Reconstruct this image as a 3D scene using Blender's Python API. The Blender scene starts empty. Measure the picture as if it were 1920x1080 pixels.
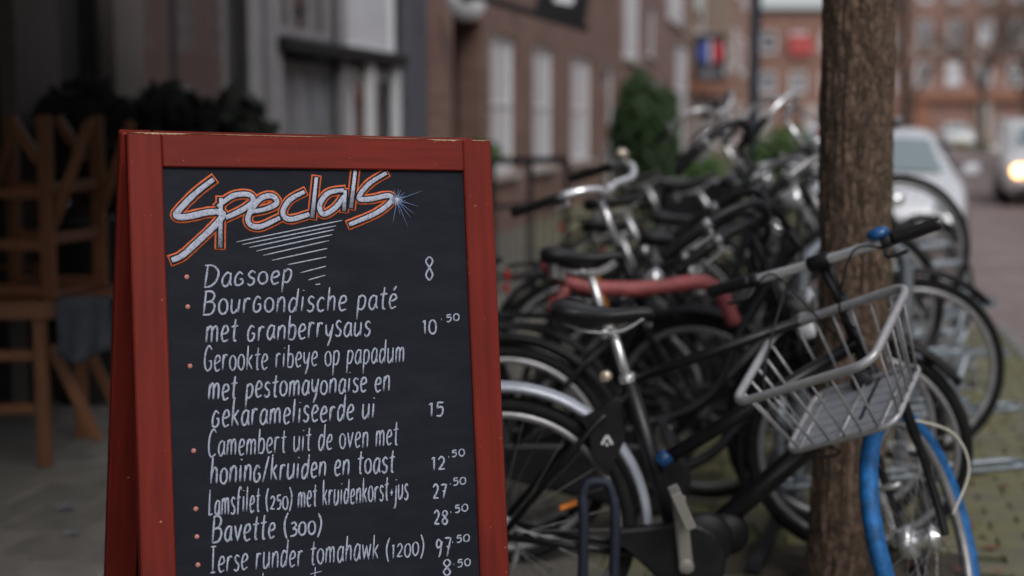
import bpy, bmesh, math, random
from math import sin, cos, pi, radians as rad, sqrt, atan2
from mathutils import Vector as V, Matrix, noise

SC = bpy.context.scene
COL = SC.collection

# ------------------------------------------------------------------ camera, sky, sun, exposure
cam_data = bpy.data.cameras.new('camera')
cam = bpy.data.objects.new('camera', cam_data); COL.objects.link(cam)
cam.location = (0, 0, 1.40)
cam.rotation_euler = (rad(90 - 6.63), 0, 0)
cam_data.lens = 50; cam_data.sensor_width = 36; cam_data.clip_end = 900
cam_data.dof.use_dof = True
cam_data.dof.focus_distance = 2.66
cam_data.dof.aperture_fstop = 1.7
cam_data.dof.aperture_blades = 9
SC.camera = cam

world = bpy.data.worlds.new('World'); SC.world = world; world.use_nodes = True
wn = world.node_tree; wn.nodes.clear()
w_out = wn.nodes.new('ShaderNodeOutputWorld'); w_bg = wn.nodes.new('ShaderNodeBackground')
w_sky = wn.nodes.new('ShaderNodeTexSky'); w_sky.sky_type = 'NISHITA'; w_sky.sun_disc = False
w_sky.sun_elevation = rad(48); w_sky.sun_rotation = rad(150)
w_sky.air_density = 1.0; w_sky.dust_density = 3.0; w_sky.ozone_density = 1.0
w_hs = wn.nodes.new('ShaderNodeHueSaturation'); w_hs.inputs['Saturation'].default_value = 0.30
wn.links.new(w_sky.outputs[0], w_hs.inputs['Color']); wn.links.new(w_hs.outputs[0], w_bg.inputs[0])
w_bg.inputs[1].default_value = 0.15
wn.links.new(w_bg.outputs[0], w_out.inputs[0])

sun_data = bpy.data.lights.new('sun', 'SUN'); sun = bpy.data.objects.new('sun', sun_data); COL.objects.link(sun)
sun_data.energy = 0.8; sun_data.angle = rad(25); sun_data.color = (1, .96, .92)
sd = V((sin(rad(150)) * cos(rad(48)), cos(rad(150)) * cos(rad(48)), sin(rad(48))))
sun.rotation_euler = sd.to_track_quat('Z', 'Y').to_euler()

SC.view_settings.view_transform = 'Standard'; SC.view_settings.look = 'None'
SC.view_settings.gamma = 1; SC.view_settings.use_curve_mapping = False
SC.view_settings.exposure = 0.0

R_ = random.Random(7)

# ------------------------------------------------------------------ mesh helper
class MB:
    def __init__(s): s.v = []; s.f = []; s.sm = []
    def add(s, vs, fs, smooth=False):
        o = len(s.v); s.v += [tuple(p) for p in vs]
        for f in fs: s.f.append(tuple(i + o for i in f)); s.sm.append(smooth)
        return s
    def box(s, c, size, M=None, bev=0.0):
        hx, hy, hz = size[0] / 2, size[1] / 2, size[2] / 2
        if bev <= 0:
            vs = [V((x * hx, y * hy, z * hz)) for x in (-1, 1) for y in (-1, 1) for z in (-1, 1)]
            fs = [(0, 1, 3, 2), (4, 6, 7, 5), (0, 4, 5, 1), (2, 3, 7, 6), (0, 2, 6, 4), (1, 5, 7, 3)]
        else:
            b = min(bev, hx * .9, hy * .9, hz * .9); vs = []; idx = {}
            for x in (-1, 1):
                for y in (-1, 1):
                    for z in (-1, 1):
                        for a in range(3):
                            p = [x * (hx - b), y * (hy - b), z * (hz - b)]
                            p[a] += (x, y, z)[a] * b
                            idx[(x, y, z, a)] = len(vs); vs.append(V(p))
            g = idx; fs = []
            for a in range(3):
                b1, c1 = (a + 1) % 3, (a + 2) % 3
                for sg in (-1, 1):
                    q = []
                    for (p, r) in ((-1, -1), (1, -1), (1, 1), (-1, 1)):
                        k = [0, 0, 0]; k[a] = sg; k[b1] = p; k[c1] = r; q.append(g[(k[0], k[1], k[2], a)])
                    fs.append(tuple(q) if sg > 0 else tuple(q[::-1]))
            for a in range(3):
                b1, c1 = (a + 1) % 3, (a + 2) % 3
                for p in (-1, 1):
                    for r in (-1, 1):
                        k0 = [0, 0, 0]; k0[b1] = p; k0[c1] = r; k0[a] = -1
                        k1 = list(k0); k1[a] = 1
                        q = (g[(*k0, b1)], g[(*k1, b1)], g[(*k1, c1)], g[(*k0, c1)])
                        fs.append(q if p * r < 0 else q[::-1])
            for x in (-1, 1):
                for y in (-1, 1):
                    for z in (-1, 1):
                        q = (g[(x, y, z, 0)], g[(x, y, z, 1)], g[(x, y, z, 2)])
                        fs.append(q if x * y * z > 0 else q[::-1])
        c = V(c)
        vs = [(M @ p if M else p) + c for p in vs]
        return s.add(vs, fs)
    def bar(s, a, b, w, h, up=(0, 0, 1), bev=0.0):
        """box from a to b; w across, h along 'up'"""
        a = V(a); b = V(b); d = b - a; L = d.length; d.normalize(); up = V(up)
        sd_ = d.cross(up)
        if sd_.length < 1e-5: sd_ = d.cross(V((1, 0, 0)))
        sd_.normalize(); u = sd_.cross(d)
        M = Matrix((d, sd_, u)).transposed()
        return s.box((a + b) / 2, (L, w, h), M, bev)
    def tube(s, pts, r, seg=8, closed=False, flat=None, caps=True, smooth=True, up=None):
        pts = [V(p) for p in pts]; n = len(pts)
        rs = r if isinstance(r, (list, tuple)) else [r] * n
        rings = []; prev = None
        for i in range(n):
            if closed: t = pts[(i + 1) % n] - pts[i - 1]
            else: t = pts[min(i + 1, n - 1)] - pts[max(i - 1, 0)]
            if t.length < 1e-9: t = V((0, 0, 1))
            t.normalize()
            if up is not None:
                nr = V(up) - t * V(up).dot(t)
                nr = nr.normalized() if nr.length > 1e-4 else t.orthogonal().normalized()
            elif prev is None: nr = t.orthogonal().normalized()
            else:
                nr = prev - t * prev.dot(t)
                nr = nr.normalized() if nr.length > 1e-6 else t.orthogonal().normalized()
            prev = nr; bn = t.cross(nr)
            rr = rs[i]; fl = rr if flat is None else flat
            rings.append([pts[i] + nr * (fl * cos(2 * pi * k / seg)) + bn * (rr * sin(2 * pi * k / seg)) for k in range(seg)])
        vs = [p for rg in rings for p in rg]; fs = []
        m = n if closed else n - 1
        for i in range(m):
            j = (i + 1) % n
            off = 0
            if closed and j == 0 and up is None:
                best = min(range(seg), key=lambda k: (rings[0][k] - rings[i][0]).length); off = best
            for k in range(seg):
                k2 = (k + 1) % seg
                fs.append((i * seg + k, i * seg + k2, j * seg + (k2 + off) % seg, j * seg + (k + off) % seg))
        if caps and not closed:
            fs.append(tuple(range(seg))[::-1]); fs.append(tuple((n - 1) * seg + k for k in range(seg)))
        return s.add(vs, fs, smooth)
    def ring(s, c, e1, e2, R, prof, seg=48, a0=0, a1=2 * pi, smooth=True):
        """sweep closed profile [(radial, axial)] round centre c in the plane e1,e2"""
        c = V(c); e1 = V(e1).normalized(); e2 = V(e2).normalized(); ax = e1.cross(e2)
        full = abs(a1 - a0 - 2 * pi) < 1e-6; m = seg if full else seg + 1; P = len(prof)
        vs = []
        for i in range(m):
            a = a0 + (a1 - a0) * i / seg; d = e1 * cos(a) + e2 * sin(a)
            for (pr, pa) in prof: vs.append(c + d * (R + pr) + ax * pa)
        fs = []
        for i in range(seg):
            j = (i + 1) % m
            for k in range(P):
                k2 = (k + 1) % P; fs.append((i * P + k, j * P + k, j * P + k2, i * P + k2))
        if not full:
            fs.append(tuple(range(P))); fs.append(tuple((m - 1) * P + k for k in range(P))[::-1])
        return s.add(vs, fs, smooth)
    def lathe(s, c, axis, prof, seg=16, smooth=True):
        """prof: [(r, along)]"""
        c = V(c); ax = V(axis).normalized(); e1 = ax.orthogonal().normalized(); e2 = ax.cross(e1)
        vs = []
        for (r, h) in prof:
            for k in range(seg):
                a = 2 * pi * k / seg; vs.append(c + ax * h + (e1 * cos(a) + e2 * sin(a)) * max(r, 1e-5))
        fs = [(i * seg + k, i * seg + (k + 1) % seg, (i + 1) * seg + (k + 1) % seg, (i + 1) * seg + k)
              for i in range(len(prof) - 1) for k in range(seg)]
        fs.append(tuple(range(seg))[::-1]); fs.append(tuple((len(prof) - 1) * seg + k for k in range(seg)))
        return s.add(vs, fs, smooth)
    def loft(s, secs, smooth=True, caps=True):
        P = len(secs[0]); vs = [p for q in secs for p in q]
        fs = [(i * P + k, i * P + (k + 1) % P, (i + 1) * P + (k + 1) % P, (i + 1) * P + k) for i in range(len(secs) - 1) for k in range(P)]
        if caps: fs.append(tuple(range(P))[::-1]); fs.append(tuple((len(secs) - 1) * P + k for k in range(P)))
        return s.add(vs, fs, smooth)
    def quad(s, a, b, c, d): return s.add([a, b, c, d], [(0, 1, 2, 3)])
    def mesh(s, name):
        me = bpy.data.meshes.new(name); me.from_pydata(s.v, [], s.f)
        me.polygons.foreach_set('use_smooth', s.sm); me.update(); return me
    def build(s, name, m, parent=None, **kw):
        me = s.mesh(name); me.materials.append(m)
        o = bpy.data.objects.new(name, me); COL.objects.link(o)
        if parent is not None: o.parent = parent
        tag(o, **kw); return o

def tag(o, label=None, cat=None, group=None, kind=None):
    if label: o['label'] = label
    if cat: o['category'] = cat
    if group: o['group'] = group
    if kind: o['kind'] = kind
    return o
def empty(name, loc=(0, 0, 0), rz=0, parent=None, **kw):
    o = bpy.data.objects.new(name, None); COL.objects.link(o); o.empty_display_size = .1
    o.location = loc; o.rotation_euler = (0, 0, rz)
    if parent: o.parent = parent
    return tag(o, **kw)
def link_mesh(name, me, parent=None, loc=(0, 0, 0), rot=(0, 0, 0), scale=None):
    o = bpy.data.objects.new(name, me); COL.objects.link(o); o.location = loc; o.rotation_euler = rot
    if scale: o.scale = scale
    if parent: o.parent = parent
    return o
def smooth_path(pts, n=6, closed=False):
    pts = [V(p) for p in pts]; N = len(pts)
    if N < 3: return pts
    out = []
    rng = range(N) if closed else range(N - 1)
    for i in rng:
        if closed: p0, p1, p2, p3 = pts[i - 1], pts[i], pts[(i + 1) % N], pts[(i + 2) % N]
        else: p0, p1, p2, p3 = pts[max(i - 1, 0)], pts[i], pts[i + 1], pts[min(i + 2, N - 1)]
        for k in range(n):
            t = k / n
            out.append(.5 * ((2 * p1) + (p2 - p0) * t + (2 * p0 - 5 * p1 + 4 * p2 - p3) * t * t + (3 * p1 - p0 - 3 * p2 + p3) * t ** 3))
    if not closed: out.append(pts[-1])
    return out

# ------------------------------------------------------------------ materials
def mat(name, col, rough=.6, metal=0., var=0., vscale=8., bump=0., bscale=60., col2=None, spec=.5, coat=0., emit=None, objvar=0., stretch=(1, 1, 1), rvar=0.):
    m = bpy.data.materials.new(name); m.use_nodes = True; nt = m.node_tree; b = nt.nodes['Principled BSDF']
    N = nt.nodes.new; L = nt.links.new
    b.inputs['Base Color'].default_value = (*col, 1); b.inputs['Roughness'].default_value = rough
    b.inputs['Metallic'].default_value = metal; b.inputs['Specular IOR Level'].default_value = spec
    b.inputs['Coat Weight'].default_value = coat
    if var or bump or col2 or rvar:
        tc = N('ShaderNodeTexCoord'); mp = N('ShaderNodeMapping'); mp.inputs['Scale'].default_value = stretch
        L(tc.outputs['Object'], mp.inputs[0])
    out = None
    if var or col2:
        n = N('ShaderNodeTexNoise'); n.inputs['Scale'].default_value = vscale; n.inputs['Detail'].default_value = 6; n.inputs['Roughness'].default_value = .65
        L(mp.outputs[0], n.inputs[0])
        r = N('ShaderNodeValToRGB'); L(n.outputs[0], r.inputs[0])
        c2 = col2 if col2 else tuple(c * (1 + var) for c in col); c1 = col if col2 else tuple(c * (1 - var) for c in col)
        r.color_ramp.elements[0].position = .35; r.color_ramp.elements[1].position = .68
        r.color_ramp.elements[0].color = (*c1, 1); r.color_ramp.elements[1].color = (*[min(1, c) for c in c2], 1)
        out = r.outputs[0]
    if objvar:
        oi = N('ShaderNodeObjectInfo'); hs = N('ShaderNodeHueSaturation')
        mr = N('ShaderNodeMapRange'); mr.inputs['To Min'].default_value = 1 - objvar; mr.inputs['To Max'].default_value = 1 + objvar
        L(oi.outputs['Random'], mr.inputs[0]); L(mr.outputs[0], hs.inputs['Value'])
        if out: L(out, hs.inputs['Color'])
        else: hs.inputs['Color'].default_value = (*col, 1)
        out = hs.outputs[0]
    if out: L(out, b.inputs['Base Color'])
    if rvar:
        n3 = N('ShaderNodeTexNoise'); n3.inputs['Scale'].default_value = vscale * 1.7; n3.inputs['Detail'].default_value = 4
        L(mp.outputs[0], n3.inputs[0]); m3 = N('ShaderNodeMapRange')
        m3.inputs['To Min'].default_value = max(0, rough - rvar); m3.inputs['To Max'].default_value = min(1, rough + rvar)
        L(n3.outputs[0], m3.inputs[0]); L(m3.outputs[0], b.inputs['Roughness'])
    if bump:
        n2 = N('ShaderNodeTexNoise'); n2.inputs['Scale'].default_value = bscale; n2.inputs['Detail'].default_value = 5
        L(mp.outputs[0], n2.inputs[0]); bp = N('ShaderNodeBump'); bp.inputs['Strength'].default_value = bump; bp.inputs['Distance'].default_value = .01
        L(n2.outputs[0], bp.inputs['Height']); L(bp.outputs[0], b.inputs['Normal'])
    if emit:
        b.inputs['Emission Color'].default_value = (*emit[0], 1); b.inputs['Emission Strength'].default_value = emit[1]
    return m

def brick_mat(name, c1, c2, mortar, scale=1.0, plane='xz'):
    m = bpy.data.materials.new(name); m.use_nodes = True; nt = m.node_tree; b = nt.nodes['Principled BSDF']
    N = nt.nodes.new; L = nt.links.new
    tc = N('ShaderNodeTexCoord'); sx = N('ShaderNodeSeparateXYZ'); cx = N('ShaderNodeCombineXYZ')
    L(tc.outputs['Object'], sx.inputs[0])
    if plane == 'xz':
        ad = N('ShaderNodeMath'); ad.operation = 'ADD'; L(sx.outputs[0], ad.inputs[0]); L(sx.outputs[1], ad.inputs[1])
        L(ad.outputs[0], cx.inputs[0]); L(sx.outputs[2], cx.inputs[1])
    else: L(sx.outputs[0], cx.inputs[0]); L(sx.outputs[1], cx.inputs[1])
    bt = N('ShaderNodeTexBrick'); L(cx.outputs[0], bt.inputs[0])
    bt.inputs['Scale'].default_value = 1.0
    bt.inputs['Brick Width'].default_value = .22 * scale; bt.inputs['Row Height'].default_value = .0625 * scale if plane == 'xz' else .11 * scale
    bt.inputs['Mortar Size'].default_value = .008 * scale
    bt.inputs['Color1'].default_value = (*c1, 1); bt.inputs['Color2'].default_value = (*c2, 1); bt.inputs['Mortar'].default_value = (*mortar, 1)
    ns = N('ShaderNodeTexNoise'); ns.inputs['Scale'].default_value = 1.2; ns.inputs['Detail'].default_value = 8; L(tc.outputs['Object'], ns.inputs[0])
    mr = N('ShaderNodeMapRange'); mr.inputs['To Min'].default_value = .6; mr.inputs['To Max'].default_value = 1.4; L(ns.outputs[0], mr.inputs[0])
    hs = N('ShaderNodeHueSaturation'); L(bt.outputs[0], hs.inputs['Color']); L(mr.outputs[0], hs.inputs['Value'])
    L(hs.outputs[0], b.inputs['Base Color']); b.inputs['Roughness'].default_value = .9
    bp = N('ShaderNodeBump'); bp.inputs['Strength'].default_value = .4; bp.inputs['Distance'].default_value = .01; bp.invert = True
    L(bt.outputs['Fac'], bp.inputs['Height']); L(bp.outputs[0], b.inputs['Normal'])
    return m

M = {}
M['red_wood'] = None
M['black_paint'] = mat('black_paint', (.009, .009, .011), .36, var=.4, vscale=14, spec=.4, bump=.05, bscale=200)
M['black_satin'] = mat('black_satin', (.009, .009, .011), .5, var=.5, vscale=12, spec=.28)
M['grey_black'] = mat('grey_black', (.022, .022, .026), .5, spec=.35, var=.3, vscale=12)
M['rubber'] = mat('rubber', (.012, .012, .012), .8, spec=.25, var=.35, vscale=30, bump=.2, bscale=300)
M['leather'] = mat('black_leather', (.012, .012, .013), .42, spec=.4, var=.3, vscale=30, bump=.15, bscale=260)
M['chrome'] = mat('chrome', (.90, .91, .94), .16, metal=.68, rvar=.1)
M['alu'] = mat('aluminium', (.66, .67, .69), .3, metal=.75, var=.15, vscale=20, rvar=.12)
M['dull_alu'] = mat('dull_aluminium', (.36, .36, .37), .42, metal=.55, var=.2, vscale=20)
M['galv'] = mat('galvanised_steel', (.30, .34, .38), .5, metal=.75, var=.2, vscale=10)
M['pale_metal'] = mat('pale_silver_paint', (.40, .43, .50), .38, metal=.2, var=.15, vscale=9, coat=.3)
M['spoke'] = mat('spoke_steel', (.35, .35, .36), .4, metal=1)
M['blue_rubber'] = mat('blue_rubber', (.008, .125, .37), .6, var=.45, vscale=30, bump=.25, bscale=240, col2=None)
M['blue_plastic'] = mat('blue_plastic', (.008, .085, .26), .3, coat=.3)
M['blue_dark'] = mat('dark_blue_plastic', (.006, .045, .14), .35)
M['pale_post'] = mat('pale_grey_post', (.24, .235, .25), .6, var=.1)
M['pink_paint'] = mat('pink_paint', (.37, .085, .09), .55, var=.45, vscale=9)
M['orange_metal'] = mat('orange_metal', (.40, .15, .02), .35, metal=.4, var=.2, vscale=12)
M['orange_plastic'] = mat('orange_plastic', (.8, .25, .04), .3)
M['cream_metal'] = mat('cream_metal', (.62, .54, .42), .25, metal=.5, coat=.5)
M['white_plastic'] = mat('white_plastic', (.75, .76, .8), .3, coat=.3)
M['red_plastic'] = mat('red_plastic', (.45, .03, .03), .3)
M['pale_cable'] = mat('pale_cable', (.62, .6, .52), .4)
M['basket_wire'] = mat('basket_wire', (.42, .42, .44), .34, metal=.35, var=.12, vscale=30)
M['basket_floor'] = mat('basket_floor', (.34, .36, .40), .45, metal=.15, var=.1, vscale=30)
M['green_dark'] = mat('green_dark', (.02, .05, .035), .5)
M['glass_dark'] = mat('window_glass', (.16, .16, .17), .05, metal=.55, spec=1)
M['glass_shop'] = mat('reflective_shop_glass', (.46, .44, .44), .05, metal=.9, spec=1)
M['shade_sheet'] = mat('dark_brown_shade_sheet', (.022, .015, .010), .9, var=.3, vscale=6)  # dark colour stands in for the shade between the board's two panels
M['crank_metal'] = mat('matt_crank_metal', (.25, .24, .22), .45, metal=.2)
M['glass_car'] = mat('car_glass', (.42, .50, .52), .08, metal=.6, spec=.9)
M['blind'] = mat('white_blind_behind_glass', (.62, .63, .68), .25, var=.06, vscale=3)
M['blind_grey'] = mat('grey_blind_behind_glass', (.20, .205, .235), .2, var=.2, vscale=3)
M['white_frame'] = mat('white_painted_wood', (.66, .67, .70), .5, var=.05)
M['dark_frame'] = mat('dark_painted_wood', (.02, .02, .022), .5, var=.3)
M['taupe'] = mat('taupe_pilaster', (.13, .11, .105), .7, var=.15, vscale=3)
M['bluegrey'] = mat('blue_grey_paint', (.085, .09, .115), .55, var=.12, vscale=4)
M['grey_panel'] = mat('grey_wood_panel', (.16, .16, .175), .55, var=.15, vscale=5)
M['brick_brown'] = brick_mat('brown_brick', (.17, .088, .070), (.235, .125, .10), (.15, .13, .12))
M['brick_purple'] = brick_mat('purple_brown_brick', (.19, .10, .085), (.27, .15, .125), (.2, .17, .16))
M['brick_olive'] = brick_mat('olive_brown_brick', (.24, .165, .11), (.31, .21, .14), (.22, .19, .16))
M['brick_orange'] = brick_mat('orange_brick', (.235, .112, .078), (.30, .15, .11), (.24, .2, .18))
M['brick_red'] = brick_mat('red_brown_brick', (.24, .115, .09), (.32, .165, .13), (.26, .22, .21))
M['orange_band'] = mat('orange_brown_cladding', (.27, .115, .065), .6, var=.15)
M['stone'] = mat('pale_stone', (.42, .38, .36), .8, var=.1)
M['roof'] = mat('dark_roof_tile', (.07, .055, .05), .8, var=.2)
M['wood'] = mat('brown_hardwood', (.19, .075, .028), .5, col2=(.11, .042, .017), vscale=9, stretch=(1, 1, .3), bump=.15, bscale=60)
M['fabric_grey'] = mat('blue_grey_blanket', (.055, .062, .08), .95, var=.25, vscale=18, bump=.4, bscale=200)
M['soil'] = mat('soil', (.05, .04, .028), .95, var=.4, vscale=12, bump=.8, bscale=50)
M['asphalt'] = mat('ground_asphalt', (.10, .095, .095), .9, var=.15, vscale=2)
M['kerb'] = mat('kerb_stone', (.22, .21, .20), .85, var=.2, vscale=6, bump=.2)
M['leaf_dark'] = mat('dark_leaf', (.007, .012, .007), .75, var=.4, vscale=5)
M['leaf_green'] = mat('green_leaf', (.026, .060, .017), .6, objvar=0, var=.5, vscale=4)
M['leaf_bright'] = mat('bright_green_leaf', (.05, .11, .02), .6, var=.4, vscale=4)
M['twig'] = mat('twig_bark', (.09, .065, .05), .9, var=.2)
M['car_silver'] = mat('silver_car_paint', (.80, .82, .86), .25, metal=.15, coat=.8)
M['car_white'] = mat('white_car_paint', (.78, .79, .8), .3, coat=.8)
M['plate'] = mat('number_plate', (.6, .5, .06), .4)
M['head_lens'] = mat('headlamp_lens', (.6, .65, .7), .12, metal=.5)
M['lamp_lit'] = mat('lit_headlamp', (1, .85, .6), .3, emit=((1, .50, .20), 7))
M['blackboard'] = mat('blackboard_paint', (.0075, .0092, .0160), .7, col2=(.0120, .0145, .024), vscale=3.5, bump=.06, bscale=300, spec=.22)
def chalk_mat(name, col, lo=.35):
    m = mat(name, col, .85, spec=.2); nt = m.node_tree; b = nt.nodes['Principled BSDF']; N = nt.nodes.new; L = nt.links.new
    tc = N('ShaderNodeTexCoord'); n = N('ShaderNodeTexNoise'); n.inputs['Scale'].default_value = 260; n.inputs['Detail'].default_value = 4
    L(tc.outputs['Object'], n.inputs[0]); r = N('ShaderNodeValToRGB'); L(n.outputs[0], r.inputs[0])
    r.color_ramp.elements[0].position = .34; r.color_ramp.elements[1].position = .5
    r.color_ramp.elements[0].color = (*[c * lo for c in col], 1); r.color_ramp.elements[1].color = (*col, 1)
    L(r.outputs[0], b.inputs['Base Color']); return m
M['chalk'] = chalk_mat('pale_chalk', (.43, .475, .60), .45)
M['chalk_bright'] = chalk_mat('bright_chalk', (.50, .54, .67), .55)
M['chalk_dim'] = chalk_mat('dim_chalk', (.42, .46, .55), .6)
M['chalk_blue'] = chalk_mat('blue_chalk', (.16, .23, .40), .6)
M['chalk_orange'] = chalk_mat('orange_chalk', (.70, .16, .06), .65)
M['chalk_dot'] = chalk_mat('salmon_chalk', (.60, .26, .22), .8)

def red_wood(stretch=(1, 1, .07)):
    m = bpy.data.materials.new('red_stained_wood'); m.use_nodes = True; nt = m.node_tree; b = nt.nodes['Principled BSDF']
    N = nt.nodes.new; L = nt.links.new
    tc = N('ShaderNodeTexCoord'); mp = N('ShaderNodeMapping'); mp.inputs['Scale'].default_value = stretch; L(tc.outputs['Object'], mp.inputs[0])
    n = N('ShaderNodeTexNoise'); n.inputs['Scale'].default_value = 60; n.inputs['Detail'].default_value = 7; L(mp.outputs[0], n.inputs[0])
    r = N('ShaderNodeValToRGB'); L(n.outputs[0], r.inputs[0]); r.color_ramp.elements[0].position = .3; r.color_ramp.elements[1].position = .75
    r.color_ramp.elements[0].color = (.135, .0105, .0055, 1); r.color_ramp.elements[1].color = (.215, .019, .0095, 1)
    n2 = N('ShaderNodeTexNoise'); n2.inputs['Scale'].default_value = 3; n2.inputs['Detail'].default_value = 3; L(tc.outputs['Object'], n2.inputs[0])
    mr = N('ShaderNodeMapRange'); mr.inputs['To Min'].default_value = .62; mr.inputs['To Max'].default_value = 1.38; L(n2.outputs[0], mr.inputs[0])
    hs = N('ShaderNodeHueSaturation'); L(r.outputs[0], hs.inputs['Color']); L(mr.outputs[0], hs.inputs['Value'])
    # scuffed spots where the stain has chipped off
    n3 = N('ShaderNodeTexNoise'); n3.inputs['Scale'].default_value = 90; n3.inputs['Detail'].default_value = 3; L(tc.outputs['Object'], n3.inputs[0])
    r3 = N('ShaderNodeValToRGB'); L(n3.outputs[0], r3.inputs[0]); r3.color_ramp.elements[0].position = .70; r3.color_ramp.elements[1].position = .74
    mx = N('ShaderNodeMixRGB'); L(r3.outputs[0], mx.inputs[0]); L(hs.outputs[0], mx.inputs[1]); mx.inputs[2].default_value = (.42, .2, .13, 1)
    L(mx.outputs[0], b.inputs['Base Color']); b.inputs['Roughness'].default_value = .62; b.inputs['Specular IOR Level'].default_value = .3
    bp = N('ShaderNodeBump'); bp.inputs['Strength'].default_value = .12; bp.inputs['Distance'].default_value = .004
    L(n.outputs[0], bp.inputs['Height']); L(bp.outputs[0], b.inputs['Normal']); return m
M['red_wood'] = red_wood()
M['red_rail'] = red_wood((.07, 1, 1))
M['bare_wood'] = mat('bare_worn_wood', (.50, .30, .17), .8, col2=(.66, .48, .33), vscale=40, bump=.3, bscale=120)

def tile_mat():
    m = bpy.data.materials.new('mossy_concrete_tile'); m.use_nodes = True; nt = m.node_tree; b = nt.nodes['Principled BSDF']
    N = nt.nodes.new; L = nt.links.new
    tc = N('ShaderNodeTexCoord'); g = N('ShaderNodeNewGeometry'); oi = N('ShaderNodeObjectInfo')
    n = N('ShaderNodeTexNoise'); n.inputs['Scale'].default_value = 9; n.inputs['Detail'].default_value = 8; n.inputs['Roughness'].default_value = .7; L(g.outputs['Position'], n.inputs[0])
    r = N('ShaderNodeValToRGB'); L(n.outputs[0], r.inputs[0]); r.color_ramp.elements[0].position = .3; r.color_ramp.elements[1].position = .7
    r.color_ramp.elements[0].color = (.10, .093, .083, 1); r.color_ramp.elements[1].color = (.18, .168, .152, 1)
    hs = N('ShaderNodeHueSaturation'); mr = N('ShaderNodeMapRange'); mr.inputs['To Min'].default_value = .78; mr.inputs['To Max'].default_value = 1.2
    L(oi.outputs['Random'], mr.inputs[0]); L(mr.outputs[0], hs.inputs['Value']); L(r.outputs[0], hs.inputs['Color'])
    # moss grows towards the tree and the bicycle stand
    sx = N('ShaderNodeSeparateXYZ'); L(g.outputs['Position'], sx.inputs[0])
    mx = N('ShaderNodeMapRange'); mx.inputs['From Min'].default_value = -.9; mx.inputs['From Max'].default_value = .9; mx.inputs['To Min'].default_value = -.18; mx.inputs['To Max'].default_value = .13; L(sx.outputs[0], mx.inputs[0])
    n2 = N('ShaderNodeTexNoise'); n2.inputs['Scale'].default_value = 2.6; n2.inputs['Detail'].default_value = 9; n2.inputs['Roughness'].default_value = .72; L(g.outputs['Position'], n2.inputs[0])
    ad = N('ShaderNodeMath'); ad.operation = 'ADD'; L(n2.outputs[0], ad.inputs[0]); L(mx.outputs[0], ad.inputs[1])
    r2 = N('ShaderNodeValToRGB'); L(ad.outputs[0], r2.inputs[0]); r2.color_ramp.elements[0].position = .47; r2.color_ramp.elements[1].position = .68
    mix = N('ShaderNodeMixRGB'); L(r2.outputs[0], mix.inputs[0]); L(hs.outputs[0], mix.inputs[1]); mix.inputs[2].default_value = (.165, .160, .075, 1)
    L(mix.outputs[0], b.inputs['Base Color']); b.inputs['Roughness'].default_value = .8
    bp = N('ShaderNodeBump'); bp.inputs['Strength'].default_value = .4; bp.inputs['Distance'].default_value = .006
    n4 = N('ShaderNodeTexNoise'); n4.inputs['Scale'].default_value = 120; n4.inputs['Detail'].default_value = 5; L(g.outputs['Position'], n4.inputs[0])
    L(n4.outputs[0], bp.inputs['Height']); L(bp.outputs[0], b.inputs['Normal']); return m
M['tile'] = tile_mat()
M['joint'] = mat('mossy_joint', (.06, .06, .035), .95, col2=(.07, .09, .03), vscale=3, bump=.5, bscale=80)
M['road'] = brick_mat('road_clinker', (.25, .195, .19), (.31, .24, .235), (.19, .165, .16), plane='xy')

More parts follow.
